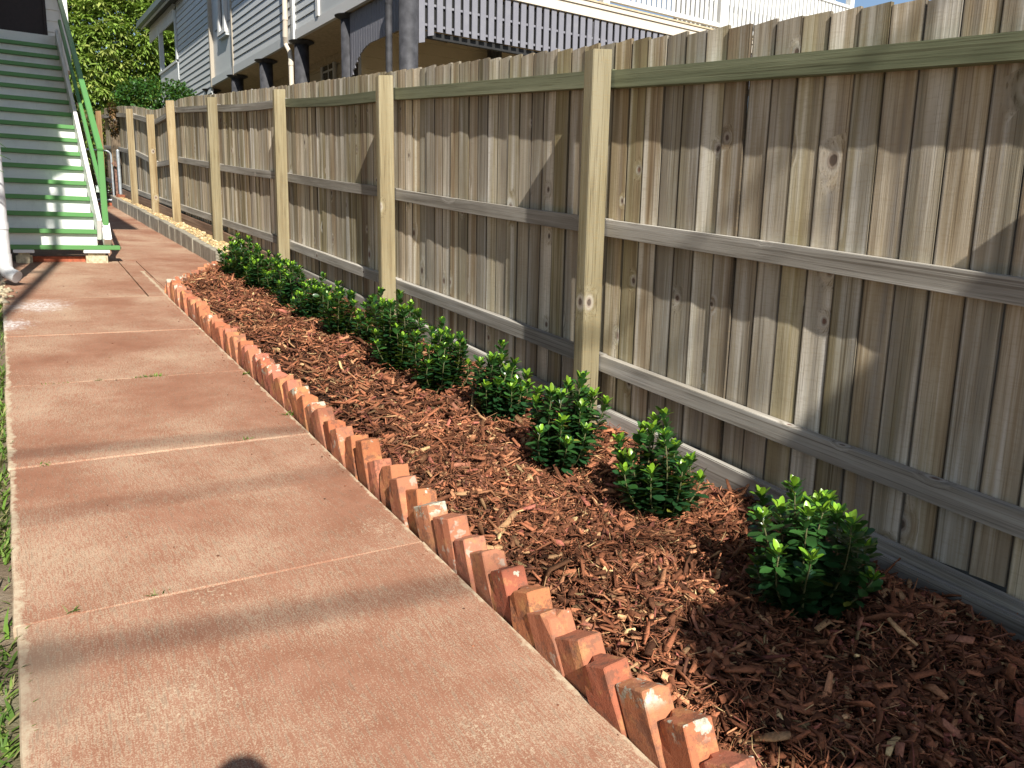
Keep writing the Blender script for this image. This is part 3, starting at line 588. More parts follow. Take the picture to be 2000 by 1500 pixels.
def shrub(x, y, h, w, label, seed, nstem=12):
    g = np.random.default_rng(seed); t = thing('shrub', label, 'shrub', (x, y, mulch_z(x, y) - 0.02), 0, 'glossy shrubs planted along the fence')
    t.rotation_euler = (R(g.normal(0, 4)), R(g.normal(0, 4)), g.uniform(0, 6.28))
    P, D, U, L, W, C = [], [], [], [], [], []
    for s_ in range(nstem):
        a = s_ * 2.39996 + g.uniform(-.3, .3); rr = math.sqrt((s_ + 0.4) / nstem); tip = np.array([math.cos(a) * rr * w * 0.42, math.sin(a) * rr * w * 0.42, h * (1.0 - 0.62 * rr * g.uniform(0.3, 1.15)) - 0.02])
        if s_ == 0: tip[2] = h - 0.02
        base = np.array([tip[0] * 0.2, tip[1] * 0.2, 0.0]); ctrl = np.array([tip[0] * 0.95, tip[1] * 0.95, tip[2] * 0.35])
        ctrl = ctrl + np.array([g.uniform(-.03, .03), g.uniform(-.03, .03), 0]); tip = tip + np.array([g.uniform(-.02, .02), g.uniform(-.02, .02), 0])
        q = lambda f: (1-f)**2 * base + 2*f*(1-f) * ctrl + f*f * tip
        pts = [q(f) for f in np.linspace(0, 1, 7)]; mb = MB(); mb.tube(pts, [0.0042, 0.004, 0.0036, 0.0032, 0.0028, 0.0024, 0.0018], 5, True); mb.build('stem', M['stem'], t, True, fix=False)
        nl = int(tip[2] / 0.0042) + 14
        for i in range(nl):
            f = 0.08 + 0.92 * (i + g.uniform(0, .8)) / nl; p = q(f); b = i * 2.39996 + g.uniform(-.4, .4) + s_; young = f > 0.9
            elv = g.uniform(-0.15, 0.55) if not young else g.uniform(0.6, 1.15); out = np.array([math.cos(b) * math.cos(elv), math.sin(b) * math.cos(elv), math.sin(elv)])
            P.append(p + out * 0.004); D.append(out); U.append(np.array([0, 0, 1.0]) + 0.25 * g.normal(size=3) - (out * 0.3 if young else 0)); ln = g.uniform(0.034, 0.055) * (0.9 if young else 1.0); L.append(ln); W.append(ln * g.uniform(0.85, 1.1))
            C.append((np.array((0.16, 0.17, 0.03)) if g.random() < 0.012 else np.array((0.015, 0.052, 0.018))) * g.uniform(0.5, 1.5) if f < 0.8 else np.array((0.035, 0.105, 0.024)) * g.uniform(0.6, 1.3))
        # lime shoot tip
        tp, td, tu, tl, tw, tc = [], [], [], [], [], []
        for i in range(7):
            b = i * 2.39996 + s_; elv = 0.45 + 0.13 * i; out = np.array([math.cos(b) * math.cos(elv), math.sin(b) * math.cos(elv), math.sin(elv)]); ln = g.uniform(0.028, 0.044)
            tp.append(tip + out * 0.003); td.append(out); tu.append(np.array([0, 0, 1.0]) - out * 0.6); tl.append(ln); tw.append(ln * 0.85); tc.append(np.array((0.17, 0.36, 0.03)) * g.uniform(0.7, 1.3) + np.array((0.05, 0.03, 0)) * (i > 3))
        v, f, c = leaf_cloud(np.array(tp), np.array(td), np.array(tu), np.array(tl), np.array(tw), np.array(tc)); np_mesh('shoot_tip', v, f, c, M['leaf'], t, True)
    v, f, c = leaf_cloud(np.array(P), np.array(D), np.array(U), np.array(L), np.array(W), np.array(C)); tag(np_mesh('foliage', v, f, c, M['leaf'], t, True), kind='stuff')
ordn = ['nearest shrub, lime tips in sun and lower leaves in deep shade', 'second shrub from the camera, open clump with one tall stem', 'third shrub from the camera, just in front of the big near post', 'fourth shrub from the camera, upright and left of the big near post',
        'fifth shrub from the camera, wide clump of several upright stems', 'sixth shrub from the camera, tallest, overlapping the second fence post', 'seventh shrub from the camera, set back close to the fence', 'eighth shrub from the camera, slim with lime tips',
        'ninth shrub from the camera, dark rounded clump', 'tenth shrub from the camera, in the dense far row', 'eleventh shrub from the camera, below the third fence post', 'twelfth shrub from the camera, broad dark clump in the far row',
        'second last shrub before the block kerb', 'last shrub, farthest up the bed at the end of the block kerb']
SH = [(1.845, 1.30, .36, .40), (1.868, 1.925, .36, .37), (1.844, 2.50, .39, .36), (1.908, 3.10, .35, .32), (1.862, 3.60, .37, .36), (1.834, 4.10, .44, .36), (1.961, 4.70, .34, .33), (1.825, 5.0, .35, .32), (1.825, 5.55, .33, .34), (1.83, 5.96, .34, .31), (1.878, 6.45, .32, .33), (1.83, 6.9, .34, .36), (1.81, 7.35, .38, .34), (1.81, 7.85, .38, .34)]
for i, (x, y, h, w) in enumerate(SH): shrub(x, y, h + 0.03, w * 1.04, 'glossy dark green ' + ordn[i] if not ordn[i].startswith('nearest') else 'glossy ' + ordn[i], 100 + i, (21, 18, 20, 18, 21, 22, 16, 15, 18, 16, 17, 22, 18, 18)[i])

# ------------------------------------------------------------------ back stairs of the white house
stairs = thing('back_stairs', 'steep timber stairs with green treads and white risers on the left', 'stairs', (0.0, 9.3, gz(9.3)))
SO = Vector(stairs.location); SX0, SX1 = -0.42, 0.80
def part(mb, name, mat, parent, off, **k):
    mb.v = [tuple(Vector(p) - off) for p in mb.v]; return mb.build(name, mat, parent, **k)
Z1, Y1, RI, GO = 1.205, 9.27, 0.172, 0.252
m = MB(); m.box((SX0 - 0.1, 9.18, 1.00), (1.00, 9.40, 1.045)); part(m, 'bottom_plank', M['green'], stairs, SO, bevel=0.004)
for i in range(15):
    z = Z1 + RI * i; y = Y1 + GO * i
    m = MB(); m.box((SX0, y - 0.02, z - 0.046), (SX1, y + GO + 0.012, z)); part(m, 'tread', M['green'], stairs, SO, bevel=0.004)
    m = MB(); m.box((SX0, y + 0.022, z - RI + 0.001), (SX1, y + 0.042, z - 0.047)); part(m, 'riser', M['riser'], stairs, SO)
ZT, YT = Z1 + RI * 15, Y1 + GO * 15
m = MB(); m.box((SX0, YT + 0.022, ZT - RI), (SX1 + 0.05, YT + 0.05, ZT)); part(m, 'landing_riser', M['riser'], stairs, SO)
m = MB(); m.box((SX0, YT + 0.051, ZT - 0.05), (SX1 + 0.05, YT + 0.30, ZT - 0.001)); part(m, 'landing', M['riser'], stairs, SO)
sl = Vector((0, GO, RI)).normalized()
for X in (SX1 + 0.022, SX0 - 0.022):
    p = Vector((X, 9.20, 1.20)); q = Vector((X, YT + 0.02, ZT - 0.02)); m = MB(); m.bar(p, q, 0.04, 0.24, (0, 0, 1)); part(m, 'stringer', M['white'], stairs, SO, bevel=0.004)
HX = SX1 + 0.085
for X in (HX,):
    m = MB(); m.bar((X, 9.25, 1.10), (X, 9.25, 2.02), 0.055, 0.055, (0, 1, 0)); part(m, 'newel_post', M['green'], stairs, SO, bevel=0.006)
    m = MB(); m.bar((X, 9.22, 1.99), (X, YT + 0.35, ZT + 0.72), 0.055, 0.05); part(m, 'handrail', M['green'], stairs, SO, bevel=0.006)
    m = MB(); m.bar((X - 0.01, 9.25, 1.58), (X - 0.01, YT + 0.1, ZT + 0.22), 0.036, 0.05); part(m, 'middle_rail', M['green'], stairs, SO, bevel=0.004)
m = MB(); m.bar((HX, 9.16, 1.075), (HX, 9.30, 1.25), 0.075, 0.12); part(m, 'newel_foot', M['white'], stairs, SO, bevel=0.008)
for (x, w) in ((0.78, 0.2), (0.14, 0.14)):
    m = MB(); m.box((x - w/2, 9.19, gz(9.3) - 0.03), (x + w/2, 9.33, 0.962)); o = part(m, 'footing', M['stone'], stairs, SO, bevel=0.02)
    m = MB(); m.box((x - w/2 - 0.02, 9.175, 0.966), (x + w/2 + 0.02, 9.36, 0.998)); part(m, 'cap', M['riser'], stairs, SO, bevel=0.004)
m = MB(); m.box((0.2, 9.30, gz(9.3) - 0.03), (0.70, 9.36, gz(9.3) + 0.055)); part(m, 'brick_sill', M['redoxide'], stairs, SO, bevel=0.004)

# white house that owns the stairs
house = thing('white_house', 'white weatherboard house at the top of the green stairs', 'house', (-1.5, 13.1, gz(13)))
HO = Vector(house.location); WY = YT + 0.32
for j in range(22):
    z = 3.45 + 0.148 * j
    for (a, b) in (((-4.5, -0.30), (0.735, 0.985)) if 3.80 < z + 0.1 < 5.95 else ((-4.5, 0.985),)):
        m = MB(); m.add([(a, WY, z), (b, WY, z), (b, WY + 0.06, z), (a, WY + 0.06, z), (a, WY + 0.014, z + 0.147), (b, WY + 0.014, z + 0.147), (b, WY + 0.06, z + 0.147), (a, WY + 0.06, z + 0.147)], [(0,3,2,1),(4,5,6,7),(0,1,5,4),(1,2,6,5),(2,3,7,6),(3,0,4,7)]); part(m, 'weatherboard', M['white'], house, HO)
m = MB(); m.box((0.90, WY - 0.012, 3.40), (1.0, WY + 0.075, 6.75)); part(m, 'corner_board', M['white'], house, HO)
m = MB(); m.box((0.96, WY + 0.076, 3.4), (0.99, 22, 6.75)); part(m, 'side_wall', M['white'], house, HO)
m = MB(); m.box((-0.25, WY + 0.02, ZT + 0.004), (0.70, WY + 0.05, 5.95)); d_ = part(m, 'door', M['dark_door'], house, HO)
fr = MB(); fr.box((0.70, WY - 0.01, ZT + 0.002), (0.735, WY + 0.055, 5.98)); fr.box((-0.30, WY - 0.01, ZT + 0.002), (-0.251, WY + 0.055, 5.98)); fr.box((-0.25, WY - 0.01, 5.951), (0.699, WY + 0.055, 5.98)); part(fr, 'door_frame', M['dark_door'], house, HO)
# unseen wing beside the walk; its roof outline is shaped to shade the stairs
m = MB(); m.box((-5.5, -2.0, 3.6), (-1.9, 13.0, 6.6)); part(m, 'wing_wall', M['white'], house, HO)
for (x, y) in ((-2.2, 0), (-2.2, 3), (-2.2, 6), (-2.2, 9), (-2.2, 12), (-5, 0), (-5, 6), (-5, 12)):
    m = MB(); m.box((x - .12, y - .12, gz(y) - 0.1), (x + .12, y + .12, 3.599)); part(m, 'stump', M['white'], house, HO)
ED = [(-1.80, -2.0), (-1.62, -0.4), (-1.20, 2.2), (-0.84, 3.1), (-0.66, 4.55), (-0.38, 4.75), (-0.31, 6.33), (0.42, 6.38), (0.42, 13.5)]
vs_ = []
for (x, y) in ED: vs_ += [(x, y, 6.47), (-5.5, y, 8.2), (x, y, 6.53), (-5.5, y, 8.26)]
m = MB(); fs = []
for i in range(len(ED) - 1):
    a = i * 4; b = a + 4; fs += [(a, b, b+1, a+1), (a+2, a+3, b+3, b+2), (a, a+2, b+2, b), (a+1, b+1, b+3, a+3)]
fs += [(0, 1, 3, 2), tuple(len(vs_) - 4 + e for e in (0, 2, 3, 1))]; m.add(vs_, fs); part(m, 'roof', M['gutter'], house, HO)
m = MB(); m.bar((-1.50, -1.0, 6.5), (-0.58, 4.2, 6.5), 0.09, 0.09); part(m, 'gutter', M['gutter'], house, HO)  # unseen thin bar, added with its brackets to cast a narrow shadow stripe
for k in range(7):
    y = -0.6 + k * 0.78; x = -1.50 + (y + 1.0) * 0.177
    m = MB(); m.box((x - 0.30, y, 6.46), (x - 0.05, y + 0.05, 6.499)); part(m, 'shade_bar_bracket', M['gutter'], house, HO)

# downpipe ending in an elbow over the walk
pipe = thing('downpipe', 'white plastic stormwater downpipe with open elbow at the left edge', 'pipe', (-0.02, 7.85, gz(7.85))); PPO = Vector(pipe.location)
px, py = -0.022, 7.85
m = MB(); m.tube([(px, py, 0.90), (px, py, 6.45)], 0.048, 20); part(m, 'pipe', M['pvc'], pipe, PPO, smooth=False)
m = MB(); m.tube([(px, py, 1.20), (px, py, 1.255)], 0.053, 20); part(m, 'joiner', M['pvc'], pipe, PPO)
pts = [(px, py, 1.0), (px, py, 0.90)]
for k in range(7):
    a = k / 6 * R(75); pts.append((px + 0.075 * (1 - math.cos(a)) * 0.75, py - 0.075 * (1 - math.cos(a)) * 0.65, 0.90 - 0.075 * math.sin(a)))
e = Vector(pts[-1]); dd = (e - Vector(pts[-2])).normalized(); pts.append(e + dd * 0.05)
m = MB(); m.tube(pts, 0.0535, 20, caps=False); m.tube([e + dd * 0.05, e + dd * 0.051, e - dd * 0.06], [0.0535, 0.047, 0.047], 20, caps=False); part(m, 'elbow', M['pvc'], pipe, PPO, fix=False)
m = MB(); m.tube([e - dd * 0.045, e - dd * 0.04], 0.0468, 20); part(m, 'bore_shade', M['stump'], pipe, PPO)  # dark disc stands in for the shade inside the open elbow

palm = thing('palm', 'strappy palm leaves reaching in from the left edge beside the downpipe', 'palm', (-0.55, 7.6, gz(7.6)))
m = MB(); m.tube([(0, 0, -0.1), (0.02, 0, 0.6), (0.0, 0.02, 1.15)], [0.06, 0.05, 0.04], 10); m.build('trunk', M['bark'], palm, True)
for k, (az, ln, dz, rise) in enumerate([(5, 0.62, 1.20, 0.20), (-8, 0.64, 1.12, 0.05), (12, 0.60, 1.30, 0.25), (-14, 0.60, 1.02, 0.02), (120, 0.6, 1.15, 0.3), (200, 0.6, 1.15, 0.3), (270, 0.55, 1.15, 0.3)]):
    a = R(az); vs_ = []; cs = []
    for j in range(7):
        f = j / 6; w = 0.022 * math.sin(math.pi * min(1, f * 0.9 + 0.12)); cx = math.cos(a) * ln * f; cy = math.sin(a) * ln * f; cz = dz + rise * f * 1.6 - rise * 1.5 * f * f - 0.10 * f ** 3
        vs_ += [(cx - math.sin(a) * w * 0.6, cy + math.cos(a) * w * 0.6, cz - w * 0.6), (cx, cy, cz + 0.004), (cx + math.sin(a) * w * 0.6, cy - math.cos(a) * w * 0.6, cz - w * 0.6)]
    m = MB(); m.add(vs_, [(3*j+e, 3*j+e+1, 3*j+4+e, 3*j+3+e) for j in range(6) for e in range(2)], (0.09, 0.17, 0.035)); m.build('frond', M['grass'], palm, True)

# ------------------------------------------------------------------ neighbour's house, raised on stumps
NA = R(1.96); nb_ = thing('raised_house', 'raised grey weatherboard house with slate battens behind the fence', 'house', (4.39, 9.42, 0), NA)
def np_(mb, name, mat, parent=None, **k): return mb.build(name, mat, parent or nb_, **k)
def boards(u0, u1, z0, z1, v=0.0, step=0.132, mat=None, lap=0.016, name='weatherboard'):
    z = z0
    while z < z1 - 0.02:
        m = MB(); t = z + step - 0.002; m.add([(v - lap, u0, z), (v - lap, u1, z), (v + 0.03, u1, z), (v + 0.03, u0, z), (v - 0.002, u0, t - 0.014), (v - 0.002, u1, t - 0.014), (v + 0.03, u1, t), (v + 0.03, u0, t), (v + 0.004, u0, t), (v + 0.004, u1, t)],
            [(0,3,2,1), (0,1,5,4), (4,5,9,8), (8,9,6,7), (1,2,6,9,5), (0,4,8,7,3), (3,7,6,2)]); np_(m, name, mat or M['cladding']); z += step
ZB = 4.27
boards(4.03, 7.52, ZB + 0.15, 7.0); boards(9.32, 12.29, 3.88, 7.0); boards(2.96, 3.93, ZB + 0.15, 5.3); boards(0.1, 2.84, ZB + 0.15 + 0.264, 7.0)
for (u0, u1) in ((3.93, 7.60), (7.62, 9.22)):
    m = MB(); m.box((-0.022, u0, ZB), (0.03, u1, ZB + 0.146)); np_(m, 'fascia_board', M['cladding'])
m = MB(); m.box((-0.03, 0.02, ZB + 0.002), (0.03, 3.90, ZB + 0.148)); np_(m, 'fascia_board', M['white_trim'])
m = MB(); m.box((-0.012, 0.1, ZB + 0.15), (0.03, 2.84, ZB + 0.40)); np_(m, 'panel', M['cladding'])
m = MB(); m.box((-0.045, 2.85, ZB + 0.152), (0.03, 2.95, 5.4)); np_(m, 'cover_strip', M['white_trim'])
m = MB(); m.box((-0.05, 3.935, ZB + 0.01), (0.03, 4.02, 7.0)); np_(m, 'cover_strip', M['white_trim'])
# recessed bay with a narrow window
m = MB(); m.box((0.05, 7.53, ZB + 0.15), (0.09, 9.31, 7.0)); np_(m, 'bay_panel', M['cladding'])
for (u0, u1) in ((7.53, 7.60), (9.23, 9.31)):
    m = MB(); m.box((-0.028, u0, ZB - 0.02), (0.048, u1, 7.0)); np_(m, 'cover_strip', M['trim_brown'])
w_ = MB(); w_.box((-0.03, 8.02, 5.22), (0.045, 8.14, 6.6)); w_.box((-0.03, 8.44, 5.22), (0.045, 8.56, 6.6)); w_.box((-0.034, 8.0, 5.15), (0.045, 8.58, 5.218)); wo_ = np_(w_, 'window', M['white_trim'])
m = MB(); m.box((0.02, 8.142, 5.222), (0.04, 8.438, 6.6)); np_(m, 'pane', M['glass'], wo_)
m = MB(); m.box((-0.02, 7.98, 5.09), (0.045, 8.60, 5.135)); np_(m, 'sill', M['cladding'], wo_)
for u in (7.66, 8.66):
    for z in (5.34, 6.0): m = MB(); m.box((0.035, u, z), (0.049, u + 0.36, z + 0.018)); np_(m, 'batten', M['slate'])
# floor, soffit, stumps with ant caps
m = MB(); m.box((0.035, 0.05, ZB + 0.01), (9.0, 12.3, ZB + 0.05)); np_(m, 'floor', M['soffit'])
for k in range(5):
    m = MB(); m.box((0.9 + k * 0.9, 0.1, ZB - 0.09), (1.0 + k * 0.9, 12.2, ZB + 0.008)); np_(m, 'joist', M['soffit'])
SU = [0.0, 2.02, 3.98, 5.85, 7.72, 9.75, 12.0]
for k, u in enumerate(SU):
    g0 = gz(9.4 + u) - 0.2; cx = 0.10 if k else 0.02; rad = 0.118
    s_ = MB(); s_.tube([(cx, u, g0), (cx, u, ZB - 0.012)], rad, 24); st_ = np_(s_, 'stump', M['stump'])
    for p in st_.data.polygons: p.use_smooth = len(p.vertices) == 4
    m = MB(); m.tube([(cx, u, ZB - 0.055), (cx, u, ZB - 0.010), (cx, u, ZB - 0.004)], [rad + 0.002, 0.205, 0.205], 24); np_(m, 'ant_cap', M['stump'], st_)
    for v in (2.6, 5.2):
        if u: m = MB(); m.tube([(v, u, g0), (v, u, ZB)], rad, 12); np_(m, 'stump', M['stump'])
for (v) in (3.0, 6.0, 9.0):
    m = MB(); m.tube([(v, 0.12, gz(9.4) - 0.2), (v, 0.12, ZB)], 0.10, 16); np_(m, 'stump', M['stump'])
# cream downpipe on the side wall
dpts = [(-0.07, 4.24, 7.0), (-0.07, 4.24, 4.62), (-0.06, 4.30, 4.38), (-0.03, 4.36, 4.28), (0.0, 4.26, 4.14), (0.0, 4.22, 4.0), (0.0, 4.22, 2.0)]
m = MB(); m.tube(dpts, 0.042, 14); dp_ = np_(m, 'downpipe', M['trim'])
for z in (4.62, 3.92, 3.45): m = MB(); m.tube([(-0.07 if z > 4.3 else 0.0, 4.24 if z > 4.3 else 4.22, z), (-0.07 if z > 4.3 else 0.0, 4.24 if z > 4.3 else 4.22, z + 0.06)], 0.048, 14); np_(m, 'collar', M['trim'], dp_)
dpts = [(0.10, 7.9, 4.18), (0.05, 7.75, 3.98), (0.02, 7.62, 3.86), (0.02, 7.6, 2.2)]
m = MB(); m.tube(dpts, 0.06, 12); np_(m, 'waste_pipe', M['trim'])
# slate batten skirts with arched lower edge
def arch(f):            # lower edge of a skirt bay, f 0..1 across the bay
    e = min(f, 1 - f); return 3.70 if e > 0.16 else 3.70 - 0.26 * (1 - math.sqrt(max(0, 1 - ((0.16 - e) / 0.16) ** 2)))
n_ = 21
for j in range(n_):
    u = 0.16 + j * 0.0815; f = 0.12 + (u / 2.02) * 0.86
    e = (u / 1.9); zl = 3.76 if e < 0.62 else 3.76 - 0.34 * ((e - 0.62) / 0.33) ** 2
    m = MB(); m.add([(0.045, u, zl), (0.065, u, zl), (0.065, u + 0.070, zl - (0.0 if e < .62 else .022)), (0.045, u + 0.070, zl - (0.0 if e < .62 else .022)), (0.045, u, ZB - 0.012), (0.065, u, ZB - 0.012), (0.065, u + 0.070, ZB - 0.012), (0.045, u + 0.070, ZB - 0.012)], [(0,3,2,1),(4,5,6,7),(0,1,5,4),(1,2,6,5),(2,3,7,6),(3,0,4,7)]); np_(m, 'batten', M['slate'])
m = MB(); m.box((0.075, 0.1, ZB - 0.10), (0.11, 1.95, ZB - 0.02)); m.box((0.075, 0.1, 3.80), (0.11, 1.4, 3.87)); np_(m, 'batten_rail', M['slate'])
v = 0.165; j = 0
while v < 9:
    zl = 3.735 if v > 0.42 else 3.735 - 0.15 * ((0.42 - v) / 0.26) ** 1.6
    m = MB(); wv = 0.083; m.add([(v, 0.0, zl - (0.0 if v > .42 else .02)), (v + wv, 0.0, zl), (v + wv, 0.02, zl), (v, 0.02, zl - (0.0 if v > .42 else .02)), (v, 0.0, ZB + 0.03), (v + wv, 0.0, ZB + 0.03), (v + wv, 0.02, ZB + 0.03), (v, 0.02, ZB + 0.03)], [(0,1,2,3)[::-1],(4,5,6,7),(0,1,5,4),(1,2,6,5),(2,3,7,6),(3,0,4,7)]); np_(m, 'batten', M['slate']); v += 0.1285; j += 1
for z in (3.79, 4.03):
    m = MB(); m.box((0.2, 0.023, z), (9.0, 0.05, z + 0.028)); np_(m, 'batten_rail', M['slate'])
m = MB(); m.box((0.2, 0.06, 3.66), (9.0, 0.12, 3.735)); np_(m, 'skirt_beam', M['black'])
m = MB(); m.box((0.12, 0.052, 3.745), (9.0, 0.058, ZB + 0.03)); np_(m, 'gap_shade_sheet', M['black'])  # black sheet painted in for the shade between the battens
# dark corner downpipe
m = MB(); m.tube([(-0.12, -0.03, 4.6), (-0.13, -0.01, 4.3), (-0.17, 0.13, 4.08), (-0.17, 0.16, 3.98), (-0.17, 0.16, 1.5)], 0.042, 16); dq = np_(m, 'dark_downpipe', M['stump'])
m = MB(); m.tube([(-0.17, 0.16, 4.0), (-0.17, 0.16, 4.05)], 0.047, 16); np_(m, 'collar', M['stump'], dq)
# deck beam and white balustrade facing the camera
m = MB(); m.box((0.12, -0.025, ZB + 0.034), (9.2, 0.05, ZB + 0.165)); np_(m, 'deck_beam', M['trim'])
m = MB(); m.box((0.12, -0.045, ZB + 0.169), (9.2, 0.05, ZB + 0.228)); np_(m, 'deck_beam', M['trim'])
m = MB(); m.box((0.12, -0.06, ZB + 0.232), (9.2, 2.6, ZB + 0.255)); np_(m, 'deck', M['soffit'])
bal = [3.20, 5.66, 9.1]
for vv in bal: m = MB(); m.box((vv - 0.06, 0.0, ZB + 0.257), (vv + 0.06, 0.10, 6.9)); np_(m, 'verandah_post', M['white_trim'])
for a, b in ((3.262, 5.598), (5.722, 9.038)):
    for z, h in ((4.595, 0.06), (5.45, 0.05)): m = MB(); m.box((a, 0.015, z), (b, 0.085, z + h)); np_(m, 'balustrade_rail', M['white_trim'])
    v = a + 0.03
    while v < b - 0.06: m = MB(); m.box((v, 0.03, 4.657), (v + 0.068, 0.05, 5.449)); np_(m, 'baluster', M['white_trim']); v += 0.104
m = MB(); m.box((0.1, 2.6, ZB + 0.26), (5.0, 2.7, 7.2)); np_(m, 'verandah_wall', M['stump'])  # charcoal colour stands for the shaded openings behind the balusters
m = MB(); m.box((5.1, 0.5, ZB + 0.26), (9.3, 0.55, 6.0)); np_(m, 'privacy_screen', M['cladding'])
# enclosed tan rooms underneath
boards(2.3, 12.2, 1.6, ZB - 0.1, v=1.0, step=0.17, mat=M['tan'], name='wall_board')
def crossboards(v0, v1, u, z0, z1, step=0.17):
    z = z0
    while z < z1 - 0.02:
        m = MB(); t = z + step - 0.002; m.add([(v0, u - 0.02, z), (v1, u - 0.02, z), (v1, u + 0.03, z), (v0, u + 0.03, z), (v0, u - 0.002, t), (v1, u - 0.002, t), (v1, u + 0.03, t), (v0, u + 0.03, t)], [(0,3,2,1),(4,5,6,7),(0,1,5,4),(1,2,6,5),(2,3,7,6),(3,0,4,7)]); np_(m, 'wall_board', M['tan']); z += step
crossboards(0.42, 0.86, 2.25, 1.6, ZB - 0.05); crossboards(0.94, 8.5, 2.25, 1.6, ZB - 0.05)
for v in (0.36, 0.865): m = MB(); m.box((v, 2.2, 1.6), (v + 0.07, 2.31, ZB)); np_(m, 'cover_strip', M['tan'])
lw = MB(); lw.box((0.93, 4.66, 3.55), (0.975, 4.74, 4.42)); lw.box((0.93, 5.24, 3.55), (0.975, 5.32, 4.42)); lw.box((0.93, 4.741, 4.34), (0.975, 5.239, 4.42)); lw.box((0.945, 4.97, 3.55), (0.972, 5.0, 4.339)); lw.box((0.944, 4.742, 4.06), (0.971, 5.238, 4.09)); lo_ = np_(lw, 'window', M['white_trim'])
m = MB(); m.box((0.953, 4.742, 3.5), (0.965, 5.238, 4.338)); np_(m, 'pane', M['glass'], lo_)
m = MB(); m.box((0.96, 6.2, 1.7), (0.978, 6.24, ZB - 0.02)); np_(m, 'cover_strip', M['white_trim'])
# far verandah, eave and gutter
m = MB(); m.box((-0.02, 12.36, 4.0), (0.03, 14.45, 5.24)); np_(m, 'verandah_panel', M['cladding'])
m = MB(); m.box((-0.05, 12.36, 5.242), (0.06, 14.5, 5.30)); np_(m, 'verandah_rail', M['cladding'])
m = MB(); m.box((-0.05, 14.2, 5.302), (0.05, 14.32, 6.44)); np_(m, 'verandah_post', M['cladding'])
m = MB(); m.box((-0.05, 12.30, 5.302), (0.05, 12.42, 6.44)); np_(m, 'verandah_post', M['cladding'])
for k in range(20):
    u = 12.45 + k * 0.155; m = MB(); m.prism([(u, 6.50), (u, 6.24), (u + 0.04, 6.20), (u + 0.085, 6.24), (u + 0.085, 6.50)], 0, -0.05, -0.03); np_(m, 'valance_scallop', M['white_trim'])
m = MB(); m.box((-0.06, 12.4, 6.502), (0.0, 15.3, 6.595)); np_(m, 'eave_beam', M['cladding'])
m = MB(); m.box((-0.37, 11.4, 6.56), (-0.27, 15.45, 6.68)); np_(m, 'gutter', M['gutter'])
m = MB(); m.box((-0.268, 11.4, 6.52), (-0.24, 15.40, 6.66)); np_(m, 'fascia_board', M['cladding'])
m = MB(); m.box((-0.238, 11.4, 6.60), (3.0, 15.35, 6.625)); np_(m, 'eave_soffit', M['stump'])  # ceiling coloured dark to stand for the verandah's inner shade
m = MB(); m.prism([(-0.34, 6.685), (3.0, 7.5), (3.0, 7.55), (-0.34, 6.735)], 1, 11.4, 15.5); np_(m, 'verandah_roof', M['gutter'])
m = MB(); m.box((-0.55, -0.5, 7.36), (-0.43, 12.3, 7.5)); np_(m, 'gutter', M['gutter'])
m = MB(); m.prism([(-0.5, 7.505), (5.0, 10.0), (5.0, 10.06), (-0.5, 7.56)], 1, -0.5, 12.3); np_(m, 'roof', M['gutter'])
m = MB(); m.box((-0.43, -0.4, 7.37), (0.03, 12.3, 7.40)); np_(m, 'eave_soffit', M['cladding'])

# ------------------------------------------------------------------ gate at the top of the walk
gate = thing('mesh_gate', 'old pipe framed mesh gate closing the top of the walk', 'gate', (1.5, 17.3, gz(17.3))); GO_ = Vector(gate.location); g0 = gz(17.35)
pts = [(1.84, 17.3, g0 + 0.10), (1.84, 17.3, g0 + 0.92)] + [(1.74 + 0.10 * math.cos(a), 17.3, g0 + 0.92 + 0.10 * math.sin(a)) for a in np.linspace(0.2, math.pi/2, 5)] + [(0.95, 17.3, g0 + 1.02), (0.9, 17.3, g0 + 0.95), (0.9, 17.3, g0 + 0.10), (1.84, 17.3, g0 + 0.10)]
m = MB(); m.tube(pts, 0.019, 10); part(m, 'frame', M['steel'], gate, GO_)
m = MB()
for k in range(17): m.tube([(0.93 + k * 0.055, 17.3, g0 + 0.11), (0.93 + k * 0.055, 17.3, g0 + 0.99)], 0.002, 4)
for k in range(16): m.tube([(0.91, 17.303, g0 + 0.13 + k * 0.055), (1.83, 17.303, g0 + 0.13 + k * 0.055)], 0.002, 4)
part(m, 'wire_mesh', M['rust'], gate, GO_)
m = MB(); m.bar((1.84, 17.28, g0 + 0.8), (1.95, 17.26, g0 + 0.74), 0.02, 0.03); part(m, 'latch', M['rust'], gate, GO_)
gp = MB(); gp.tube([(1.955, 17.25, g0), (1.955, 17.25, g0 + 1.02)], 0.030, 14); gp.tube([(1.955, 17.25, g0 + 1.02), (1.955, 17.25, g0 + 1.05)], [0.035, 0.02], 14); tag(gp.build('gate_post', M['steel']), 'galvanised steel gate post standing at the end of the block kerb', 'post')
m = MB(); m.box((1.885, 17.34, g0), (1.925, 17.38, g0 + 0.85)); tag(m.build('steel_stake', M['rust']), 'flat rusty steel stake beside the galvanised gate post', 'stake')
m = MB(); m.box((0.9, 17.31, g0 - 0.1), (1.86, 17.75, g0 + 0.05)); tag(m.build('red_step', M['redoxide'], bevel=0.01), 'red painted concrete step under the mesh gate', 'step')

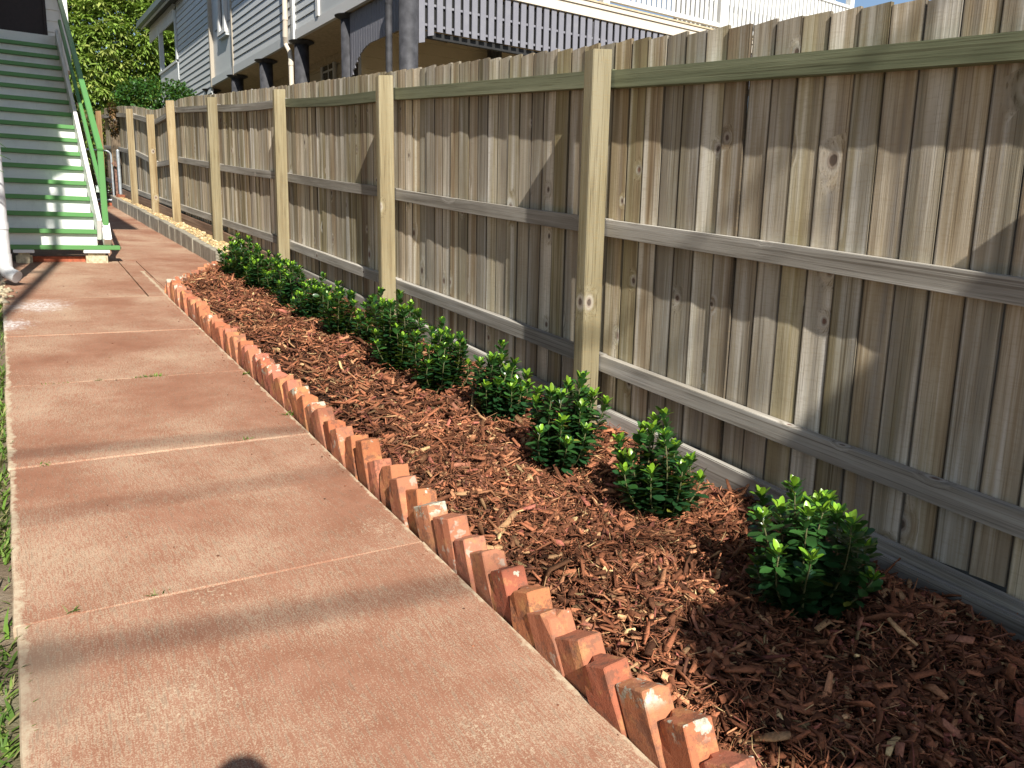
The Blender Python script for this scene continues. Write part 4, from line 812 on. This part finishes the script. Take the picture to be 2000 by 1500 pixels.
# ------------------------------------------------------------------ trees and hedge beyond
LONG = np.array([(0, 0, 0), (-0.5, 0.35, 0.03), (0, 0.36, -0.02), (0.5, 0.35, 0.03), (-0.36, 0.7, -0.06), (0, 0.72, -0.1), (0.36, 0.7, -0.06), (0, 1.0, -0.24)])
LONGF = [(0,2,1),(0,3,2),(1,2,5),(1,5,4),(2,3,6),(2,6,5),(4,5,7),(5,6,7)]
def mango(cx, cy, cz, rx, ry, rz, ncl, label, seed, base):
    g = np.random.default_rng(seed); t = thing('mango_tree', label, 'tree', (cx, cy, base)); O = np.array((cx, cy, base))
    mb = MB(); mb.tube([(0, 0, -0.2), (0.1, 0, 1.2), (0, 0.1, 2.4)], [0.3, 0.24, 0.2], 12); tips = []
    for k in range(9):
        a = k * 2.4; e = Vector((math.cos(a) * rx * 0.6, math.sin(a) * ry * 0.6, cz - base + rz * g.uniform(-0.3, 0.6))); mb.tube([(0, 0.1, 2.2), tuple(Vector((0, 0.1, 2.2)).lerp(e, 0.5) + Vector((0, 0, 0.3))), tuple(e)], [0.13, 0.08, 0.03], 8)
    mb.build('trunk', M['bark'], t, True)
    P, D, U, L, W, C = [], [], [], [], [], []
    for i in range(ncl):
        d = g.normal(size=3); d /= np.linalg.norm(d)
        if d[1] > 0.35 and g.random() < 0.7: d[1] = -d[1]
        lump = 1 + 0.16 * mnoise.noise(Vector(d * 3.1)) + 0.10 * mnoise.noise(Vector(d * 8.0)); rr = lump * (0.72 + 0.30 * g.random() ** 0.6)
        c = np.array((d[0]*rx*rr, d[1]*ry*rr, d[2]*rz*rr)) + np.array((0, 0, cz - base)); outer = rr / lump
        nl = int(g.integers(9, 15)); tone = g.uniform(0.75, 1.25); yel = g.random() < 0.25
        for j in range(nl):
            a = j * 2.4 + g.uniform(-.3, .3); elv = g.uniform(-0.9, 0.35); o = np.array([math.cos(a)*math.cos(elv), math.sin(a)*math.cos(elv), math.sin(elv)]) + d * 0.35
            ln = g.uniform(0.17, 0.30); P.append(c + 0.02 * g.normal(size=3)); D.append(o); U.append(np.array([0, 0, 1.0]) + 0.3 * g.normal(size=3)); L.append(ln); W.append(ln * 0.26)
            C.append((np.array((0.215, 0.315, 0.06)) if not yel else np.array((0.33, 0.38, 0.10))) * tone * g.uniform(0.75, 1.25))
    v, f, c = leaf_cloud(np.array(P), np.array(D), np.array(U), np.array(L), np.array(W), np.array(C), LONG, LONGF); tag(np_mesh('crown', v, f, c, M['tree_leaf'], t), kind='stuff')
mango(3.6, 29.5, 6.2, 3.1, 2.6, 3.6, 9500, 'big mango tree with drooping leaf clusters behind the stairs and fence', 5, gz(22))
mango(7.6, 33.0, 6.4, 3.0, 2.6, 3.4, 2600, 'second mango crown seen through the far verandah opening', 6, gz(22))
def hedge(name, label, cat, box, n, base, seed, lsz, cols, skew=0.0):
    g = np.random.default_rng(seed); (x0, x1), (y0, y1), (z0, z1) = box; t = thing(name, label, cat, ((x0+x1)/2, (y0+y1)/2, base)); O = np.array(t.location)
    mb = MB()
    for k in range(5):
        x = x0 + (x1-x0) * (k + .5) / 5; mb.tube([(x - O[0], 0, -0.1), (x - O[0] + 0.05, 0.05, (z0 - base) * 0.6), (x - O[0], 0, (z0 + z1)/2 - base)], [0.03, 0.025, 0.012], 6)
    mb.build('stems', M['bark'], t, True)
    d = g.normal(size=(n, 3)); d /= np.linalg.norm(d, axis=1, keepdims=True); rr = (0.75 + 0.25 * g.random(n))[:, None] * (1 + 0.14 * np.array([mnoise.noise(Vector(q * 4 + seed)) for q in d]))[:, None]
    q = np.sign(d) * np.abs(d) ** 0.7 * rr; P = np.stack([(x0+x1)/2 + q[:,0]*(x1-x0)/2, (y0+y1)/2 + q[:,1]*(y1-y0)/2, (z0+z1)/2 + q[:,2]*(z1-z0)/2 + skew * q[:,0]], 1) - O
    D = d * 0.6 + g.normal(size=(n, 3)) * 0.6 + np.array((0, 0, -0.1)); U = np.array((0, 0, 1.0)) + d * 0.5 + g.normal(size=(n, 3)) * 0.3; L = g.uniform(0.7, 1.2, n) * lsz
    C = np.array(cols)[g.integers(0, len(cols), n)] * g.uniform(0.6, 1.3, (n, 1)); v, f, c = leaf_cloud(P, D, U, L, L * 0.55, C, LONG, LONGF); tag(np_mesh('foliage', v, f, c, M['tree_leaf'], t), kind='stuff')
hedge('hedge', 'rounded dark green hedge rising above the far end of the fence', 'hedge', ((2.1, 3.75), (17.6, 19.4), (3.0, 4.22)), 9000, gz(18), 11, 0.075, [(0.035, 0.10, 0.018), (0.05, 0.14, 0.022), (0.028, 0.075, 0.016)], -0.06)
hedge('scrub', 'straggly yellow green scrub behind the mesh gate', 'scrub', ((1.2, 2.5), (20.6, 22.5), (2.2, 3.9)), 3600, gz(21), 12, 0.10, [(0.14, 0.16, 0.03), (0.20, 0.17, 0.07), (0.08, 0.13, 0.03), (0.22, 0.15, 0.09)])
hedge('creeper', 'dark dead creeper clinging to the brown fence post by the gate', 'creeper', ((1.86, 2.02), (17.44, 17.60), (2.95, 3.62)), 500, gz(17.5), 13, 0.05, [(0.05, 0.025, 0.012), (0.02, 0.012, 0.008), (0.12, 0.06, 0.02)])

# ------------------------------------------------------------------ verge grass and joint weeds
BL = np.array([(-0.5, 0, 0), (0.5, 0, 0), (-0.4, 0.5, 0.06), (0.4, 0.5, 0.06), (0, 1.0, -0.05)]); BLF = [(0,1,3),(0,3,2),(2,3,4)]
def blades(name, spots, label, cat, lo, hi, seed, kind='stuff', group=None, flat=0.9):
    g = np.random.default_rng(seed); n = len(spots); a = g.uniform(0, 6.28, n); e = g.uniform(0.25, flat, n)
    D = np.stack([np.cos(a)*np.cos(e), np.sin(a)*np.cos(e), np.sin(e)], 1); L = g.uniform(lo, hi, n); C = np.array([(0.13, 0.24, 0.035), (0.20, 0.30, 0.06), (0.09, 0.17, 0.03), (0.30, 0.28, 0.12)])[g.integers(0, 4, n)] * g.uniform(0.7, 1.2, (n, 1))
    v, f, c = leaf_cloud(np.array(spots), D, np.tile((0, 0, 1.0), (n, 1)), L, L * 0.12 + 0.002, C, BL, BLF); return tag(np_mesh(name, v, f, c, M['grass']), label, cat, group, kind)
sp = []
for _ in range(5200):
    y = 0.9 + 6.2 * random.random(); k = mnoise.noise(Vector((y * 1.7, 0.3, 0)))
    if k < -0.15 and random.random() < 0.8: continue
    x = -0.075 - 0.35 * random.random() ** 1.5; sp.append((x, y, gz(y) - 0.03))
blades('verge_grass', sp, 'thin strip of grass and weeds along the left edge of the walk', 'grass', 0.02, 0.075, 3)
for k, (x, y, n, lab) in enumerate([(0.60, 4.645, 60, 'low weed tuft in the joint by the bricks, widest of the joint weeds'), (0.35, 4.64, 7, 'tiny weed in the middle of the third slab joint'), (0.14, 4.64, 14, 'thin weed in the left part of the third slab joint'), (0.83, 3.47, 16, 'small dark weed in the second slab joint near the bricks'), (0.28, 2.30, 10, 'small weed in the nearest slab joint'),
                              (0.07, 2.30, 14, 'mossy weed at the left end of the nearest slab joint'), (0.06, 3.46, 10, 'weed at the left end of the second slab joint'), (1.105, 4.55, 24, 'grass tuft growing against the bricks'), (1.10, 3.75, 16, 'thin grass tuft at the foot of the bricks')]):
    sp = [(x + random.gauss(0, 0.05 if k in (0, 2) else 0.012), y + random.gauss(0, 0.004), gz(y) - 0.004) for _ in range(n)]
    blades('weed', sp, lab, 'weed', 0.012, 0.035 if k < 7 else 0.06, 30 + k, kind=None, group='weeds in the slab joints')
# dry leaves and crumbs on the walk
sp = [(random.uniform(0.0, 1.1), random.uniform(2.0, 8.5), 0) for _ in range(45)]; sp = [(x, y, gz(y) + 0.001) for x, y, _ in sp]
pebbles('walk_litter', sp, 0.002, 0.006, [(0.16, 0.07, 0.04), (0.3, 0.2, 0.1), (0.09, 0.05, 0.03)], M['gravel'], 'scattered crumbs of bark on the walk', 'litter')
sp = [(1.10 - abs(random.gauss(0, 0.07)), random.uniform(1.0, 7.0), 0) for _ in range(90)]; sp = [(x, y, gz(y) + 0.002) for x, y, _ in sp]
pebbles('spilled_bark', sp, 0.002, 0.006, [(0.20, 0.075, 0.04), (0.26, 0.11, 0.06), (0.10, 0.045, 0.028)], M['gravel'], 'crumbs of bark mulch spilled along the foot of the bricks', 'litter')
# stones at the foot of the downpipe
sp = [(random.gauss(-0.09, 0.05), random.gauss(7.45, 0.2), 0) for _ in range(60)]; sp = [(x, y, gz(y) + 0.005) for x, y, _ in sp]
pebbles('stone_rubble', sp, 0.012, 0.04, [(0.42, 0.36, 0.24), (0.3, 0.27, 0.2), (0.5, 0.42, 0.28)], M['gravel'], 'pale stone rubble under the downpipe elbow', 'rubble')

# ------------------------------------------------------------------ overhead: service cables, added shadow caster behind the camera, photographer
def back(p, z):          # the point above that shades p
    p = Vector(p); t = (z - p.z) / -LIGHT.z; return p - LIGHT * t
for k, (pa, pb, z, r_, lab) in enumerate([((-0.06, 3.61), (1.12, 3.52), 7.6, 0.0155, 'black overhead service cable farthest up the walk'), ((-0.01, 2.97), (1.03, 2.985), 8.2, 0.010, 'thin overhead cable between the two thicker ones'), ((0.03, 2.10), (0.97, 1.99), 8.0, 0.0205, 'thick black overhead cable nearest the camera')]):
    a = back((pa[0], pa[1], gz(pa[1])), z); b = back((pb[0], pb[1], gz(pb[1])), z); d = (b - a); pts = []
    for j in range(25):
        f = -8 + 16 * j / 24; q = a + d * (f + 0.5); q.z += 0.012 * f * f * 0.3; pts.append(q)
    m = MB(); m.tube(pts, r_, 8); tag(m.build('overhead_cable', M['black']), lab, 'cable', 'cables overhead')
def shadow_caster():  # unseen leaf mass, added and outlined to cast the shadow on the bed
    g = np.random.default_rng(77); z0 = 3.9
    outline = [((1.30, .97), .2), ((1.337, 1.04), .2), ((1.341, 1.18), .2), ((1.428, 1.386), .2), ((1.61, 1.43), .2), ((1.80, 1.37), .2)]
    poly = [back((p[0], p[1], 0.2), z0) for p, _ in outline] + [back((2.34, 1.578, 0.70), z0), back((2.34, 1.11, 1.19), z0), back((2.34, 0.6, 1.65), z0)]
    poly += [back((2.34, -0.2, 1.2), z0), back((2.1, 0.72, 0.1), z0) + Vector((0.1, -0.15, 0)), back((1.8, 0.66, 0.1), z0), back((1.55, 0.75, 0.1), z0)]
    t = thing('shadow_caster_tree', 'unseen leafy mass added behind the camera to shade the near end of the bed', 'tree', (2.9, -3.4, gz(-3.4))); O = Vector(t.location)
    mb = MB(); c = sum(poly, Vector()) / len(poly); mb.tube([(0, 0, -0.2), (0, 0.05, 2.0), tuple(c - O)], [0.09, 0.07, 0.03], 10); mb.build('trunk', M['bark'], t, True)
    n = len(poly); P = []
    def inside(x, y):
        r_ = False
        for i in range(n):
            a, b = poly[i], poly[(i+1) % n]
            if (a.y > y) != (b.y > y) and x < (b.x - a.x) * (y - a.y) / (b.y - a.y) + a.x: r_ = not r_
        return r_
    xs = [p.x for p in poly]; ys = [p.y for p in poly]
    while len(P) < 9000:
        x = g.uniform(min(xs), max(xs)); y = g.uniform(min(ys), max(ys))
        if inside(x, y): s_ = g.uniform(-0.28, 0.28); P.append((x + LIGHT.x * s_ - O.x, y + LIGHT.y * s_ - O.y, z0 + LIGHT.z * s_ - O.z))
    P = np.array(P); N = len(P); D = g.normal(size=(N, 3)); U = -np.array(LIGHT) + 0.35 * g.normal(size=(N, 3)); L = g.uniform(0.06, 0.11, N)
    C = np.array((0.05, 0.11, 0.02)) * g.uniform(0.6, 1.3, (N, 1)); D -= (D * U).sum(1, keepdims=True) / (U * U).sum(1, keepdims=True) * U
    P = P - D / np.linalg.norm(D, axis=1, keepdims=True) * (L / 2)[:, None]
    v, f, c_ = leaf_cloud(P, D, U, L, L * 0.9, C, LONG, LONGF); tag(np_mesh('crown', v, f, c_, M['tree_leaf'], t), kind='stuff')
shadow_caster()
def person():
    g0 = gz(-0.35) - 0.045; J = {}; V = []; E = []; RD = []
    def add(p, r_, par=None):
        V.append((p[0], p[1], p[2] + g0)); RD.append(r_)
        if par is not None: E.append((par, len(V) - 1))
        return len(V) - 1
    pel = add((-0.03, -0.36, 0.95), (0.15, 0.11)); spn = add((-0.03, -0.37, 1.15), (0.14, 0.10), pel); ch = add((-0.03, -0.37, 1.35), (0.16, 0.11), spn); nk = add((-0.03, -0.35, 1.49), (0.055, 0.055), ch)
    h1 = add((-0.03, -0.31, 1.58), (0.07, 0.085), nk); h2 = add((-0.03, -0.31, 1.68), (0.078, 0.095), h1); add((-0.03, -0.32, 1.755), (0.05, 0.06), h2)
    for s_ in (-1, 1):
        sh = add((-0.03 + s_*0.17, -0.38, 1.41), (0.06, 0.06), ch); el = add((-0.03 + s_*0.22, -0.30, 1.14), (0.045, 0.045), sh); wr = add((-0.03 + s_*0.12, -0.10, 1.20), (0.03, 0.03), el); hd = add((-0.03 + s_*0.09, -0.07, 1.22), (0.032, 0.02), wr)
        for q in range(4): k1 = add((-0.03 + s_*0.075, -0.065, 1.205 + q * 0.02), (0.009, 0.009), hd); add((-0.03 + s_*0.055, -0.06, 1.205 + q * 0.02), (0.008, 0.008), k1)
        hp = add((-0.03 + s_*0.09, -0.36, 0.88), (0.09, 0.09), pel); kn = add((-0.03 + s_*0.10, -0.34, 0.49), (0.06, 0.06), hp); an = add((-0.03 + s_*0.10, -0.37, 0.09), (0.04, 0.04), kn); add((-0.03 + s_*0.11, -0.22, 0.035), (0.04, 0.03), an)
    me = bpy.data.meshes.new('person'); me.from_pydata(V, E, []); o = link('person', me)
    me.materials.append(M['cloth']); sk = o.modifiers.new('Skin', 'SKIN'); 
    if not me.skin_vertices: 
        bm = bmesh.new(); bm.from_mesh(me); bm.verts.layers.skin.verify(); bm.to_mesh(me); bm.free()
    for i, r_ in enumerate(RD): me.skin_vertices[0].data[i].radius = r_
    me.skin_vertices[0].data[0].use_root = True
    o.modifiers.new('Subdivision', 'SUBSURF').levels = 1
    tag(o, 'person taking the photograph whose head shadow falls on the nearest slab', 'person')
person()
